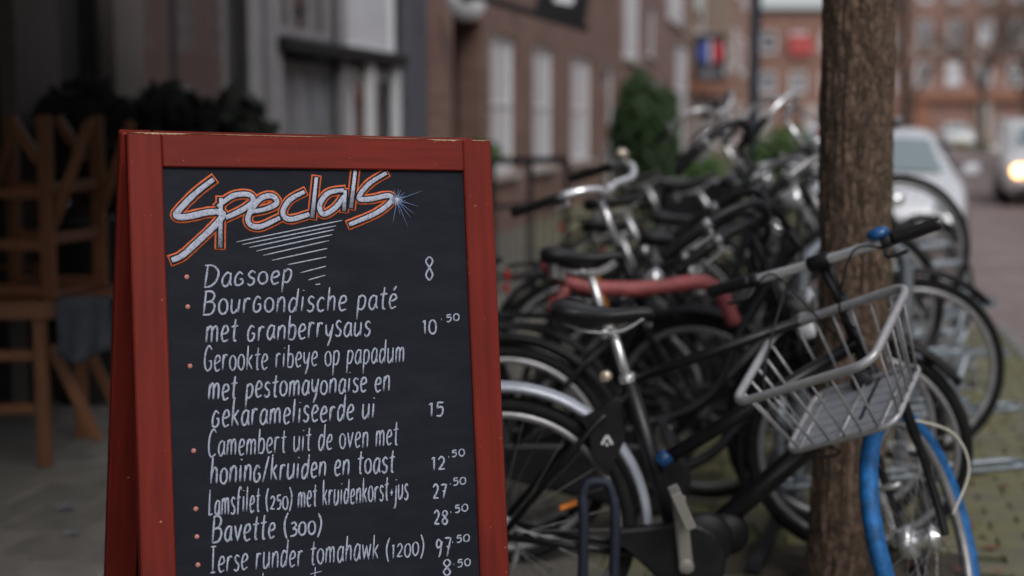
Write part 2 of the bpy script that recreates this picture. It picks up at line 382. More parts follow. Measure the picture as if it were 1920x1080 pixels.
def bark_mat():
    m = bpy.data.materials.new('fissured_bark'); m.use_nodes = True; nt = m.node_tree; b = nt.nodes['Principled BSDF']
    N = nt.nodes.new; L = nt.links.new
    tc = N('ShaderNodeTexCoord'); mp = N('ShaderNodeMapping'); mp.inputs['Scale'].default_value = (1, 1, .30); L(tc.outputs['Object'], mp.inputs[0])
    n = N('ShaderNodeTexNoise'); n.inputs['Scale'].default_value = 60; n.inputs['Detail'].default_value = 9; n.inputs['Roughness'].default_value = .72; L(mp.outputs[0], n.inputs[0])
    r = N('ShaderNodeValToRGB'); L(n.outputs[0], r.inputs[0]); e = r.color_ramp.elements; e[0].position = .34; e[1].position = .72
    e[0].color = (.055, .038, .027, 1); e[1].color = (.35, .25, .19, 1)
    x = r.color_ramp.elements.new(.52); x.color = (.165, .110, .078, 1)
    sx = N('ShaderNodeSeparateXYZ'); L(tc.outputs['Object'], sx.inputs[0])
    mx = N('ShaderNodeMapRange'); mx.inputs['From Min'].default_value = .03; mx.inputs['From Max'].default_value = .11; mx.inputs['To Min'].default_value = -.16; mx.inputs['To Max'].default_value = .1; L(sx.outputs[0], mx.inputs[0])
    n2 = N('ShaderNodeTexNoise'); n2.inputs['Scale'].default_value = 9; n2.inputs['Detail'].default_value = 8; L(mp.outputs[0], n2.inputs[0])
    ad = N('ShaderNodeMath'); ad.operation = 'ADD'; L(n2.outputs[0], ad.inputs[0]); L(mx.outputs[0], ad.inputs[1])
    r2 = N('ShaderNodeValToRGB'); L(ad.outputs[0], r2.inputs[0]); r2.color_ramp.elements[0].position = .5; r2.color_ramp.elements[1].position = .7
    mf = N('ShaderNodeMath'); mf.operation = 'MULTIPLY'; mf.inputs[1].default_value = .7; L(r2.outputs[0], mf.inputs[0])
    mix = N('ShaderNodeMixRGB'); L(mf.outputs[0], mix.inputs[0]); L(r.outputs[0], mix.inputs[1]); mix.inputs[2].default_value = (.08, .085, .028, 1)
    L(mix.outputs[0], b.inputs['Base Color']); b.inputs['Roughness'].default_value = .92
    bp = N('ShaderNodeBump'); bp.inputs['Strength'].default_value = .9; bp.inputs['Distance'].default_value = .008
    vw = N('ShaderNodeMixRGB'); vw.blend_type = 'ADD'; vw.inputs[0].default_value = .035; L(tc.outputs['Object'], vw.inputs[1]); L(n2.outputs[1], vw.inputs[2])
    mp2 = N('ShaderNodeMapping'); mp2.inputs['Scale'].default_value = (1, 1, .33); L(vw.outputs[0], mp2.inputs[0])
    vo = N('ShaderNodeTexVoronoi'); vo.feature = 'DISTANCE_TO_EDGE'; vo.inputs['Scale'].default_value = 78; L(mp2.outputs[0], vo.inputs[0])
    cr = N('ShaderNodeValToRGB'); L(vo.outputs[0], cr.inputs[0]); cr.color_ramp.elements[0].position = 0; cr.color_ramp.elements[1].position = .16
    cr.color_ramp.elements[0].color = (.30, .28, .26, 1); cr.color_ramp.elements[1].color = (1.15, 1.12, 1.1, 1)
    ml = N('ShaderNodeMixRGB'); ml.blend_type = 'MULTIPLY'; ml.inputs[0].default_value = .55; L(mix.outputs[0], ml.inputs[1]); L(cr.outputs[0], ml.inputs[2]); L(ml.outputs[0], b.inputs['Base Color'])
    hh = N('ShaderNodeMath'); hh.operation = 'ADD'; L(n.outputs[0], hh.inputs[0]); L(cr.outputs[0], hh.inputs[1])
    L(hh.outputs[0], bp.inputs['Height']); L(bp.outputs[0], b.inputs['Normal']); return m
M['bark'] = bark_mat()
def smear_board(m):
    # wiped chalk haze, faint smears left by the cloth
    nt = m.node_tree; b = nt.nodes['Principled BSDF']; N = nt.nodes.new; L = nt.links.new
    src = b.inputs['Base Color'].links[0].from_socket
    tc = N('ShaderNodeTexCoord'); mp = N('ShaderNodeMapping'); mp.inputs['Scale'].default_value = (1.2, 1, 5); mp.inputs['Rotation'].default_value = (0, .5, 0); L(tc.outputs['Object'], mp.inputs[0])
    n = N('ShaderNodeTexNoise'); n.inputs['Scale'].default_value = 5; n.inputs['Detail'].default_value = 9; n.inputs['Roughness'].default_value = .7; L(mp.outputs[0], n.inputs[0])
    r = N('ShaderNodeValToRGB'); L(n.outputs[0], r.inputs[0]); r.color_ramp.elements[0].position = .45; r.color_ramp.elements[1].position = .85
    r.color_ramp.elements[0].color = (0, 0, 0, 1); r.color_ramp.elements[1].color = (.13, .13, .13, 1)
    mx = N('ShaderNodeMixRGB'); L(r.outputs[0], mx.inputs[0]); L(src, mx.inputs[1]); mx.inputs[2].default_value = (.10, .105, .125, 1); L(mx.outputs[0], b.inputs['Base Color'])
smear_board(M['blackboard'])
# ------------------------------------------------------------------ street frame: the street runs away to the right of the view axis
SA = atan2(1, .21)                                   # heading of the street
SD = V((cos(SA), sin(SA), 0)); SN = V((sin(SA), -cos(SA), 0))      # along, and to the right
def st(s, t, z=0): p = SD * s + SN * t; return V((p.x, p.y, z))

# ground, road, pavement
g = MB(); g.quad((-300, -200, -.26), (400, -200, -.26), (400, 600, -.26), (-300, 600, -.26)); g.build('ground', M['asphalt'], kind='structure')
KT = 1.36; BT = -.35; BS = 10.3                       # kerb offset, bay offset, where the parking bay starts
rd = MB(); rd.quad((-25, -8.6, -.13), (125, -8.6, -.13), (125, .4, -.13), (-25, .4, -.13))
road = rd.build('road', M['road'], kind='structure'); road.rotation_euler = (0, 0, SA)
WT = -3.88; HO = V((-3.96, 0, 0))                                             # house fronts
pv = MB()
def slab(s0, s1, t0, t1, top=-.012):
    a, b, c, d = st(s0, t0), st(s1, t0), st(s1, t1), st(s0, t1)
    vs = [(p.x, p.y, z) for z in (-.2, top) for p in (a, b, c, d)]
    pv.add(vs, [(0, 1, 2, 3), (7, 6, 5, 4), (0, 4, 5, 1), (1, 5, 6, 2), (2, 6, 7, 3), (3, 7, 4, 0)])
slab(-20, BS - .1, WT - .4, KT - .1); slab(BS - .1, 118, WT - .4, BT - .1)
pavement = pv.build('pavement', M['joint'], kind='structure')
kb = MB()
def kerb(p, q, n):
    for i in range(n):
        a = p.lerp(q, i / n); b = p.lerp(q, (i + 1) / n); d = (b - a).normalized() * .003
        kb.bar(a + d, b - d, .12, .2, bev=.012)
kerb(st(-20, KT - .04, -.095), st(BS, KT - .04, -.095), 30); kerb(st(BS - .04, KT - .1, -.095), st(BS - .04, BT - .04, -.095), 2); kerb(st(BS + .02, BT - .04, -.095), st(118, BT - .04, -.095), 100)
kerb_o = kb.build('kerb', M['kerb'], kind='structure')
p2 = MB()
for (s0, s1) in ((-20, 118),):
    a, b, c, d = st(s0, 8.6), st(s1, 8.6), st(s1, 30), st(s0, 30)
    p2.add([(p.x, p.y, z) for z in (-.2, 0) for p in (a, b, c, d)], [(0, 1, 2, 3), (7, 6, 5, 4), (0, 4, 5, 1), (1, 5, 6, 2), (2, 6, 7, 3), (3, 7, 4, 0)])
p2.build('pavement', M['tile'], kind='structure')

# paving: 30 cm tiles towards the houses, small clinkers under the bicycles; the ones that read singly are objects of their own
def unit_mesh(name, w, l, k):
    m = MB(); m.box((0, 0, -.02), (w, l, .04), bev=.004 + .001 * k)
    me = m.mesh(name); me.materials.append(M['tile']); return me
def inview(p): return p.y > 3.9 and abs(p.x / p.y) < .42
def pave(name, w, l, t0, t1f, s0, s1):
    UM = [unit_mesh(name, w - .007, l - .007, k) for k in range(4)]; cands = []; far = MB(); s = s0; row = 0
    while s < s1:
        t = t0 + (l / 2 if row % 2 else 0); tmax = t1f(s)
        while t + l / 2 < tmax:
            p = st(s, t + l / 2)
            if not (abs(s - 4.33) < .42 and abs(t + l / 2 - .13) < .42): cands.append(p)
            t += l
        s += w; row += 1
    vis = sorted([(p.y, i) for i, p in enumerate(cands) if inview(p)])[:296]; ids = set(i for _, i in vis)
    for i, p in enumerate(cands):
        rz = SA + R_.uniform(-.015, .015); dz = R_.uniform(-.004, .003)
        if i in ids: link_mesh(name, R_.choice(UM), pavement, (p.x, p.y, dz), (R_.uniform(-.014, .014), R_.uniform(-.014, .014), rz + R_.choice((0, pi))))
        else: far.box((p.x, p.y, -.02 + dz), (w - .007, l - .007, .04), Matrix.Rotation(rz, 3, 'Z'))
    far.build(name + '_field', M['tile'], pavement, kind='stuff')
TS = WT - .2 + .3 * 13
pave('tile', .3, .3, WT - .2, lambda s: TS if s < 30 else -9, -6, 30)
pave('clinker', .1, .2, TS + .02, lambda s: (KT - .1) if s < BS - .2 else BT - .12, -1.5, 20)
pit = MB(); pit.box((0, 0, -.03), (.8, .8, .05), Matrix.Rotation(SA, 3, 'Z'))
pit_o = pit.build('soil_patch', M['soil'], kind='structure'); pit_o.location = st(4.33, .13)

# fallen leaves and litter
lv = MB()
for k in range(200):
    s_ = R_.uniform(4.0, 9); t_ = R_.gauss(.5, .55)
    if t_ > KT - .1: continue
    p = st(s_, t_, .008); a = R_.uniform(0, 6.28); L = R_.uniform(.018, .045)
    d = V((cos(a), sin(a), R_.uniform(-.1, .3))) * L; e = V((-sin(a), cos(a), 0)) * L * .45
    lv.add([p - d, p + e, p + d, p - e + V((0, 0, .008))], [(0, 1, 2), (0, 2, 3)])
lv.build('fallen_leaves', mat('brown_dead_leaf', (.09, .035, .025), .8, col2=(.19, .10, .06), vscale=7), kind='stuff', label='small brown fallen leaves scattered under the bicycles', cat='leaves')
for i, (px, py, L, lab) in enumerate(((-1.62, 5.05, .035, 'scrap of white paper lying on the paving left of the board, farther one'), (-1.50, 4.72, .028, 'scrap of white paper lying on the paving left of the board, nearer one'))):
    m = MB(); a = .4 + i
    m.add([V((-L, -L * .5, 0)), V((L, -L * .4, .004)), V((L * .8, L * .5, .01)), V((0, L * .7, .003)), V((-L * .8, L * .4, .007))], [(0, 1, 2, 3, 4)])
    m.add([V((-L, -L * .5, .002)), V((L, -L * .4, .006)), V((L * .8, L * .5, .012)), V((0, L * .7, .005)), V((-L * .8, L * .4, .009))], [(4, 3, 2, 1, 0)])
    o = m.build('paper_scrap', M['blind_grey'], label=lab, cat='litter', group='paper scraps on the paving'); o.location = (px, py, .008)

# ------------------------------------------------------------------ houses
def facade(mb, x0, x1, z0, z1, ops, th=.3):
    """wall front face at y=0 with real openings and reveals of depth th"""
    xs = sorted(set([x0, x1] + [v for o in ops for v in o[:2]])); zs = sorted(set([z0, z1] + [v for o in ops for v in o[2:4]]))
    for i in range(len(xs) - 1):
        for j in range(len(zs) - 1):
            cx, cz = (xs[i] + xs[i + 1]) / 2, (zs[j] + zs[j + 1]) / 2
            if any(o[0] < cx < o[1] and o[2] < cz < o[3] for o in ops): continue
            mb.quad((xs[i], 0, zs[j]), (xs[i + 1], 0, zs[j]), (xs[i + 1], 0, zs[j + 1]), (xs[i], 0, zs[j + 1]))
    for o in ops:
        a, b, c, d = o[:4]
        mb.quad((a, 0, c), (a, 0, d), (a, th, d), (a, th, c)); mb.quad((b, 0, d), (b, 0, c), (b, th, c), (b, th, d))
        mb.quad((a, 0, d), (b, 0, d), (b, th, d), (a, th, d)); mb.quad((b, 0, c), (a, 0, c), (a, th, c), (b, th, c))
    # sides, top, back
    D = 7
    mb.quad((x0, D, z0), (x0, 0, z0), (x0, 0, z1), (x0, D, z1)); mb.quad((x1, 0, z0), (x1, D, z0), (x1, D, z1), (x1, 0, z1))
    mb.quad((x0, 0, z1), (x1, 0, z1), (x1, D, z1), (x0, D, z1)); mb.quad((x1, D, z0), (x0, D, z0), (x0, D, z1), (x1, D, z1))
def window(parent, x0, x1, z0, z1, y=.04, fr='white_frame', gl='glass_dark', bars=(), mull=(), name='window', fw=.07):
    f = MB(); d = .06
    f.box(((x0 + x1) / 2, y + d / 2, z0 + fw / 2), (x1 - x0, d, fw)); f.box(((x0 + x1) / 2, y + d / 2, z1 - fw / 2), (x1 - x0, d, fw))
    for xx in (x0 + fw / 2, x1 - fw / 2): f.box((xx, y + d / 2, (z0 + z1) / 2), (fw, d, z1 - z0 - 2 * fw))
    for bz in bars: f.box(((x0 + x1) / 2, y + d / 2 + .002, z0 + (z1 - z0) * bz), (x1 - x0 - 2 * fw, d - .01, fw * .7))
    for mx_ in mull: f.box((x0 + (x1 - x0) * mx_, y + d / 2 + .004, (z0 + z1) / 2), (fw * .7, d - .02, z1 - z0 - 2 * fw))
    fo = f.build(name, M[fr], parent)
    p = MB(); p.box(((x0 + x1) / 2, y + d * .6, (z0 + z1) / 2), (x1 - x0 - 2 * fw + .01, .012, z1 - z0 - 2 * fw + .01)); p.build('pane', M[gl], fo)
    return fo
def house(name, label, x0, x1, h, matname, wins, group=None, loc=None, rz=SA, gable=True, cat='building'):
    r = empty(name, loc if loc is not None else HO, rz, label=label, cat=cat, group=group)
    w = MB(); facade(w, x0, x1, -.2, h, [q[:4] for q in wins], .3); w.build('wall', M[matname], r)
    for q in wins:
        kw = q[4] if len(q) > 4 else {}
        if kw.get('skip'): continue
        window(r, q[0], q[1], q[2], q[3], **kw)
        sl = MB(); sl.box(((q[0] + q[1]) / 2, -.02, q[2] - .04), (q[1] - q[0] + .12, .14, .07)); sl.build('window_sill', M['stone'], r)
    rf = MB(); D = 7
    if gable:
        vs = [(x0 - .0, -.25, h + .002), (x1, -.25, h + .002), (x1, D, h + .002), (x0, D, h + .002), (x0, D / 2, h + 2.6), (x1, D / 2, h + 2.6)]
        rf.add(vs, [(0, 1, 5, 4), (2, 3, 4, 5), (0, 4, 3), (1, 2, 5), (3, 2, 1, 0)])
    else: rf.box(((x0 + x1) / 2, D / 2 - .1, h + .16), (x1 - x0, D + .3, .3))
    rf.build('roof', M['roof'], r)
    return r

# café front, nearest house on the left
cafe = empty('cafe_building', HO, SA, label='dark café shopfront with large windows behind the stacked chairs', cat='building')
def ypx(y): return y / .979
cw = MB(); shop_ops = [(1.0, 4.4, .5, 2.75), (7.55, 8.10, .1, 2.7), (8.56, 10.25, .65, 2.60), (10.85, 12.2, .55, 3.0), (12.3, 14.02, .55, 3.0), (4.9, 7.1, .1, 2.7)]
facade(cw, -8, 15.0, -.2, 9.0, shop_ops, .22); cw.build('wall', M['dark_frame'], cafe)
for (a, b) in ((4.42, 4.85), (7.14, 7.54), (8.16, 8.50)):
    q = MB(); q.box(((a + b) / 2, -.045, 1.5), (b - a, .09, 3.0)); q.build('pilaster', M['taupe'], cafe)
window(cafe, 1.0, 4.4, .5, 2.75, fr='dark_frame', bars=(.7,), mull=(.33, .66))
window(cafe, 4.9, 7.1, .1, 2.7, fr='dark_frame', mull=(.5,), name='door')
window(cafe, 7.55, 8.10, .1, 2.7, fr='dark_frame', name='door', fw=.05)
window(cafe, 8.56, 10.25, .65, 2.60, fr='dark_frame', gl='glass_shop', mull=(.40,), fw=.08)
for (a, b) in ((10.30, 10.42), (10.62, 10.80), (12.21, 12.29)):
    q = MB(); q.box(((a + b) / 2, -.03, 1.5), (b - a, .06, 3.0)); q.build('post', M['pale_post'], cafe)
window(cafe, 10.85, 12.2, 2.06, 3.0, fr='pale_post', gl='glass_shop', mull=(.33, .66), fw=.06)
window(cafe, 12.3, 14.02, 2.04, 3.0, fr='white_frame', gl='blind', fw=.05)
window(cafe, 10.85, 12.2, .55, 1.88, fr='grey_panel', gl='blind_grey', mull=(.33, .66), fw=.09)
window(cafe, 12.3, 14.02, .55, 1.88, fr='white_frame', gl='glass_dark', mull=(.25, .55), fw=.10)
q = MB(); q.box((12.3, -.06, 1.975), (3.2, .16, .11), bev=.02); q.build('canopy_ledge', M['black_satin'], cafe)
q = MB(); q.box((14.45, -.03, 1.6), (.75, .06, 3.3)); q.build('pilaster', M['bluegrey'], cafe)
for xx in (12.95, 13.75):
    q = MB(); q.box((xx, -.05, 1.2), (.14, .05, 1.45)); q.build('shutter', M['white_frame'], cafe)
rf = MB(); rf.add([(-8, -.25, 9.002), (15, -.25, 9.002), (15, 7, 9.002), (-8, 7, 9.002), (-8, 3.5, 11.6), (15, 3.5, 11.6)], [(0, 1, 5, 4), (2, 3, 4, 5), (0, 4, 3), (1, 2, 5), (3, 2, 1, 0)]); rf.build('roof', M['roof'], cafe)
for (a, b) in ((1.5, 3.0), (5, 6.5), (8.6, 10.1), (12, 13.5)):
    window(cafe, a, b, 4.2, 6.3, y=-.03, bars=(.5,)); window(cafe, a, b, 6.9, 8.5, y=-.03, bars=(.5,))
# unseen canopy added over the terrace to dim the chairs
aw = empty('added_awning', HO, SA, label='unseen dark canopy added above the stacked chairs to shade the café front', cat='added_awning')
q = MB(); q.loft([[V((x, -.10, 3.05)), V((x, -2.5, 2.62)), V((x, -2.5, 2.64)), V((x, -.10, 3.07))] for x in (1.2, 7.6)], smooth=False); q.build('cloth', M['black_satin'], aw)
q = MB(); q.box((4.4, -2.53, 2.55), (6.4, .02, .2)); q.build('valance', M['black_satin'], aw)
for x in (1.4, 7.4):
    q = MB(); q.tube([(x, -.1, 2.7), (x, -2.48, 2.55)], .02); q.build('arm', M['dull_alu'], aw)

W = dict
brick_house = house('brick_house', 'brown brick house with three tall white windows beside a dark porch', 15.03, 30.0, 9.5, 'brick_brown', [
    (15.72, 17.55, -.1, 2.58, W(skip=True)),
    (18.0, 19.45, .76, 2.5, W(gl='blind', bars=(.5,))), (20.75, 22.3, .76, 2.5, W(gl='blind', bars=(.5,))), (24.0, 26.1, .76, 2.5, W(gl='blind', bars=(.5,))),
    (27.6, 29.0, -.1, 2.5, W(gl='glass_dark', name='door')),
    (16.0, 17.4, 4.0, 6.0, W(bars=(.5,))), (19.5, 21, 4.0, 6.0, W(bars=(.5,))), (23.3, 24.8, 4.0, 6.0, W(bars=(.5,))), (27.2, 28.7, 4.0, 6.0, W(bars=(.5,))),
    (17.4, 18.8, 6.9, 8.6, W(bars=(.5,))), (21.6, 23, 6.9, 8.6, W(bars=(.5,))), (25.6, 27, 6.9, 8.6, W(bars=(.5,)))])
q = MB(); q.box((16.63, .9, 1.25), (1.83, .06, 2.66)); q.box((16.1, .82, 1.1), (.9, .08, 2.1), bev=.02)
q.build('door', mat('dark_brown_door', (.06, .028, .018), .5, var=.3), brick_house)
q = MB(); q.box((17.6, .46, 1.25), (.1, .86, 2.66)); q.build('porch_side', bpy.data.materials['dark_brown_door'], brick_house)
q = MB(); q.box((16.63, .46, 2.62), (1.9, .9, .06)); q.build('porch_ceiling', M['dark_frame'], brick_house)
q = MB(); q.box((15.36, -.06, 1.7), (.55, .12, 3.5)); q.build('pillar', M['brick_purple'], brick_house)

house('brick_house', 'purple-brown brick house with tall pale windows left of the lamp post', 30.03, 46.6, 10.5, 'brick_purple', [
    (30.5, 33.2, 2.75, 5.6, W(gl='blind', mull=(.5,), fw=.12)), (34.6, 36.4, 3.0, 4.2, W(gl='blind_grey')),
    (31, 33, .5, 2.3, W(gl='blind_grey')), (35.5, 38, .5, 2.5, W(gl='blind_grey')),
    (39.6, 44.4, 4.2, 6.8, W(gl='blind', mull=(.5,), fw=.14)), (42.0, 46.0, .3, 3.7, W(gl='blind', mull=(.5,), bars=(.6,), fw=.2)),
    (31, 33, 7, 9, W()), (36, 38, 7, 9, W()), (41, 43, 7.4, 9.2, W())])
olive = house('brick_house', 'olive-brown brick house with an orange band just left of the dark lamp post', 46.63, 70.0, 11.5, 'brick_olive', [
    (48, 51.5, .6, 2.3, W(gl='blind_grey', fw=.2)), (53.5, 57, .6, 2.3, W(gl='blind', fw=.2)), (59, 63, .4, 2.3, W(gl='blind_grey', fw=.2)), (65, 68.5, .4, 2.3, W(gl='blind', fw=.2)),
    (49, 53, 4.4, 6.2, W(gl='glass_dark', fw=.2)), (56, 61, 3.6, 5.0, W(gl='blind_grey', fw=.25)), (64, 68.5, 3.6, 5.0, W(gl='blind_grey', fw=.25)),
    (49, 52, 7.6, 9.6, W(gl='glass_dark', fw=.2)), (56, 60, 7.6, 9.6, W(fw=.2)), (64, 67, 7.6, 9.6, W(fw=.2))])
q = MB(); q.box((58.3, -.2, 2.75), (23, .4, .75)); q.build('fascia', M['orange_band'], olive)
o5 = house('brick_house', 'orange brick house at the far end of the left row', 70.03, 100, 11.5, 'brick_orange', [
    (72, 77, .5, 2.5, W(gl='blind', fw=.2)), (80, 86, .5, 2.5, W(gl='glass_dark', fw=.2)), (72, 77, 4, 6.2, W(gl='blind', fw=.3)), (80, 86, 4, 6.2, W(gl='blind_grey', fw=.3)), (90, 96, 4, 6.2, W(gl='blind', fw=.3)),
    (72, 77, 7.6, 9.8, W(gl='glass_dark', fw=.3)), (80, 86, 7.6, 9.8, W(gl='blind_grey', fw=.3))])

# the block that closes the street
def block(name, label, X0, X1, Y, h, mn, cols, rows, ww, wh, base, pitch_z, gls, mats_trim='white_frame'):
    wins = []; n = cols; step = (X1 - X0) / n
    for j in range(rows):
        for i in range(n):
            cx = (i + .5) * step; wins.append((cx - ww / 2, cx + ww / 2, base + j * pitch_z, base + j * pitch_z + wh, W(gl=gls[(i * 3 + j * 2) % len(gls)], fw=.14, bars=(.5,) if (i + j) % 2 else ())))
    return house(name, label, 0, X1 - X0, h, mn, wins, loc=V((X0, Y, 0)), rz=0, gable=False)
low = block('apartment_block', 'low orange brick block closing the street, sky above its flat roof', 17.6, 28.6, 105, 9.35, 'brick_orange', 5, 2, 1.2, 1.5, 3.6, 2.9, ['blind_grey', 'blind', 'glass_dark', 'blind_grey'])
for (x, c, n_) in ((.8, 'stone', 'column'), (4.2, 'stone', 'column'), (8.0, 'stone', 'column')):
    q = MB(); q.box((x, -.25, 1.3), (1.1, .4, 2.8)); q.build(n_, M[c], low)
q = MB(); q.box((3.4, -.2, 7.0), (1.7, .3, 1.4)); q.build('sign_panel', mat('faded_red_panel', (.45, .07, .07), .6), low)
tall = block('apartment_block', 'tall red-brown brick apartment block behind the bare trees at the right', 28.75, 58, 104.5, 24, 'brick_red', 13, 6, 1.1, 1.7, 4.1, 3.0, ['glass_dark', 'blind_grey', 'blind_grey', 'blind', 'glass_dark'])
for i in range(13):
    if i % 2 == 0:
        q = MB(); q.box((2.26 * i + 1.1, -.15, 1.4), (1.0, .3, 3.0)); q.build('pier', M['stone' if i % 4 else 'orange_band'], tall)
q = MB(); q.box((14.7, -.3, 3.25), (29.3, .6, .5)); q.build('canopy', M['orange_band'], tall)
for z in (6.6, 12.6):
    q = MB(); q.box((14.7, -.06, z), (29.3, .1, .3)); q.build('string_course', M['stone'], tall)

# opposite row (right of the frame): stands across the street and shows in the café windows
for i, (s0, s1, mn, hh) in enumerate(((-16, -4, 'brick_red', 9.5), (-3.97, 8, 'brick_orange', 10), (8.03, 19, 'brick_red', 9.2), (19.03, 31, 'brick_purple', 10.4), (31.03, 43, 'brick_orange', 9.6), (43.03, 56, 'brick_red', 10.8))):
    L = s1 - s0; ws = []
    for j in range(3):
        for k in range(4):
            cx = -L + L * (k + .5) / 4
            ws.append((cx - .6, cx + .6, .8 + 2.9 * j, 2.6 + 2.9 * j, W(gl=('glass_dark', 'blind', 'blind_grey')[(j + k + i) % 3], bars=(.5,))))
    o = house('terraced_house', ['', '', '', '', '', ''][i] or ('brick terraced house across the street, ' + ['behind the camera', 'level with the board', 'level with the parked silver car', 'level with the white van', 'beyond the white van', 'last before the far trees'][i]),
              -L, 0, hh, mn, ws, group='terraced houses across the street', loc=st(s0, 11.2), rz=SA + pi)

# ------------------------------------------------------------------ things on the fronts
def fluffy(mb, c, rad3, n, size, rnd, bottom=-1, spike=0):
    for k in range(n):
        while True:
            p = V((rnd.uniform(-1, 1), rnd.uniform(-1, 1), rnd.uniform(bottom, 1)))
            if p.length <= 1: break
        if p.length < .55 and rnd.random() < .7: p = p.normalized() * rnd.uniform(.6, 1)
        f = 1 + .25 * noise.noise(p * 2.3 + V(c))
        q = V((p.x * rad3[0], p.y * rad3[1], p.z * rad3[2])) * f + V(c)
        d = V((rnd.gauss(0, 1), rnd.gauss(0, 1), rnd.gauss(0, 1) + spike)).normalized(); e = d.orthogonal().normalized()
        L = size * rnd.uniform(.6, 1.4); n_ = d.cross(e)
        mb.add([q - d * L * .5, q + e * L * .3 + n_ * L * .08, q + d * L * .6, q - e * L * .3], [(0, 1, 2), (0, 2, 3)])
def shrub(name, label, loc, parts, pot=None, group=None, cat='shrub', stem_h=.5):
    r = empty(name, loc, label=label, cat=cat, group=group); rnd = random.Random(len(label))
    if pot:
        pm, pr, ph = pot
        q = MB(); q.lathe((0, 0, 0), (0, 0, 1), [(pr * .7, 0), (pr * .75, .02), (pr, ph - .05), (pr * 1.06, ph - .05), (pr * 1.06, ph), (pr * .9, ph), (pr * .88, ph - .04)], 20); q.build('pot', M[pm], r)
    q = MB(); z0 = pot[2] - .05 if pot else -.02
    for k in range(5):
        a = k * 1.3; q.tube(smooth_path([(0.02 * cos(a), .02 * sin(a), z0), (.05 * cos(a), .05 * sin(a), z0 + stem_h * .5), (.14 * cos(a), .14 * sin(a), z0 + stem_h)]), [.014] * 10 + [.01] * 3, 6)
    q.build('stem', M['twig'], r)
    for (c, rr, n, sz, mn) in parts:
        q = MB(); fluffy(q, c, rr, n, sz, rnd); q.build('foliage', M[mn], r)
    return r
shrub('conifer_shrub', 'tall dark green conical shrub in front of the brick houses', (4.52 * .42, 20.0, 0), [((0, 0, 1.0), (.5, .5, .86), 3600, .12, 'leaf_green'), ((-.12, 0, 1.62), (.30, .3, .50), 1100, .12, 'leaf_green'), ((.2, .1, 1.5), (.26, .26, .42), 700, .12, 'leaf_green'), ((-.3, 0, 1.2), (.25, .25, .5), 600, .12, 'leaf_green')], stem_h=.6)
shrub('bush', 'low bright green bush at the foot of the tall dark shrub', (2.42, 18.5, 0), [((0, 0, .55), (.34, .3, .5), 1500, .08, 'leaf_bright')], stem_h=.4)
shrub('bush', 'bright green bush behind the far bicycle handlebars left of the trunk', (3.75, 19.5, 0), [((0, 0, .75), (.55, .4, .6), 1900, .09, 'leaf_bright')], stem_h=.5)
shrub('planter_shrub', 'small green plant in a pot at the dark porch of the brick house', (-.42, 15.0, 0), [((0, 0, 1.05), (.35, .25, .18), 600, .08, 'leaf_bright')], pot=('stone', .2, .85), stem_h=.3)
shrub('potted_plant', 'large dark leafy plant in a tall black pot by the first pilaster', (-2.14, 7.1, 0), [((0, 0, 1.32), (.22, .2, .28), 360, .15, 'leaf_dark'), ((.18, .1, 1.24), (.2, .2, .22), 330, .15, 'leaf_dark')], pot=('dark_frame', .2, .95), group='potted plants along the café front', cat='plant', stem_h=.5)
shrub('potted_plant', 'dark bushy plant in a black pot under the left café window', (-1.83, 7.6, 0), [((0.03, 0, 1.35), (.22, .2, .24), 380, .13, 'leaf_dark'), ((-.15, 0, 1.25), (.2, .2, .2), 200, .12, 'leaf_dark')], pot=('dark_frame', .2, .9), group='potted plants along the café front', cat='plant', stem_h=.4)
shrub('potted_plant', 'dark round leafy plant in a pot behind the left end of the board', (-1.93, 8.0, 0), [((-.02, 0, 1.24), (.22, .2, .20), 320, .12, 'leaf_dark')], pot=('dark_frame', .2, .9), group='potted plants along the café front', cat='plant', stem_h=.4)
shrub('potted_plant', 'dark tall leafy plant in a pot above the chalked heading', (-1.66, 8.4, 0), [((.02, 0, 1.30), (.17, .2, .30), 340, .12, 'leaf_dark'), ((.16, 0, 1.22), (.16, .2, .2), 260, .11, 'leaf_dark')], pot=('dark_frame', .2, .9), group='potted plants along the café front', cat='plant', stem_h=.5)

# round white sign on a bracket, black hanging sign with its arm
r = empty('bracket_sign', (-.45, 14.6, 2.62), label='round white bracket sign with a dark centre above the porch', cat='sign')
q = MB(); q.lathe((0, .03, .0), (0, -1, 0), [(.0, 0), (.19, 0), (.19, .06), (.0, .06)], 28); q.build('disc', M['white_frame'], r)
q = MB(); q.lathe((0, -.034, .05), (0, -1, 0), [(.0, 0), (.075, 0), (.075, .006), (0, .006)], 20); q.build('emblem', M['grey_black'], r)
q = MB(); q.tube([(0, 0, .19), (0, 0, .3), (-.66, .0, .3)], .016); q.build('bracket', M['black_satin'], r)
r = empty('hanging_sign', (.38, 14.0, 2.28), label='black hanging sign with a white mark on its sloping arm', cat='sign')
q = MB(); q.box((.12, 0, .34), (.50, .05, .46), Matrix.Rotation(.16, 3, 'Y'), bev=.01); q.build('panel', M['black_satin'], r)
q = MB(); q.loft([[V((.02, -.029, .28)), V((.20, -.029, .25)), V((.23, -.029, .33)), V((.04, -.029, .36))], [V((.02, -.033, .28)), V((.20, -.033, .25)), V((.23, -.033, .33)), V((.04, -.033, .36))]], smooth=False); q.build('marking', M['white_plastic'], r)
q = MB(); q.bar((-1.36, 0, .52), (.36, 0, .02), .06, .07, bev=.01); q.build('arm', M['black_satin'], r)

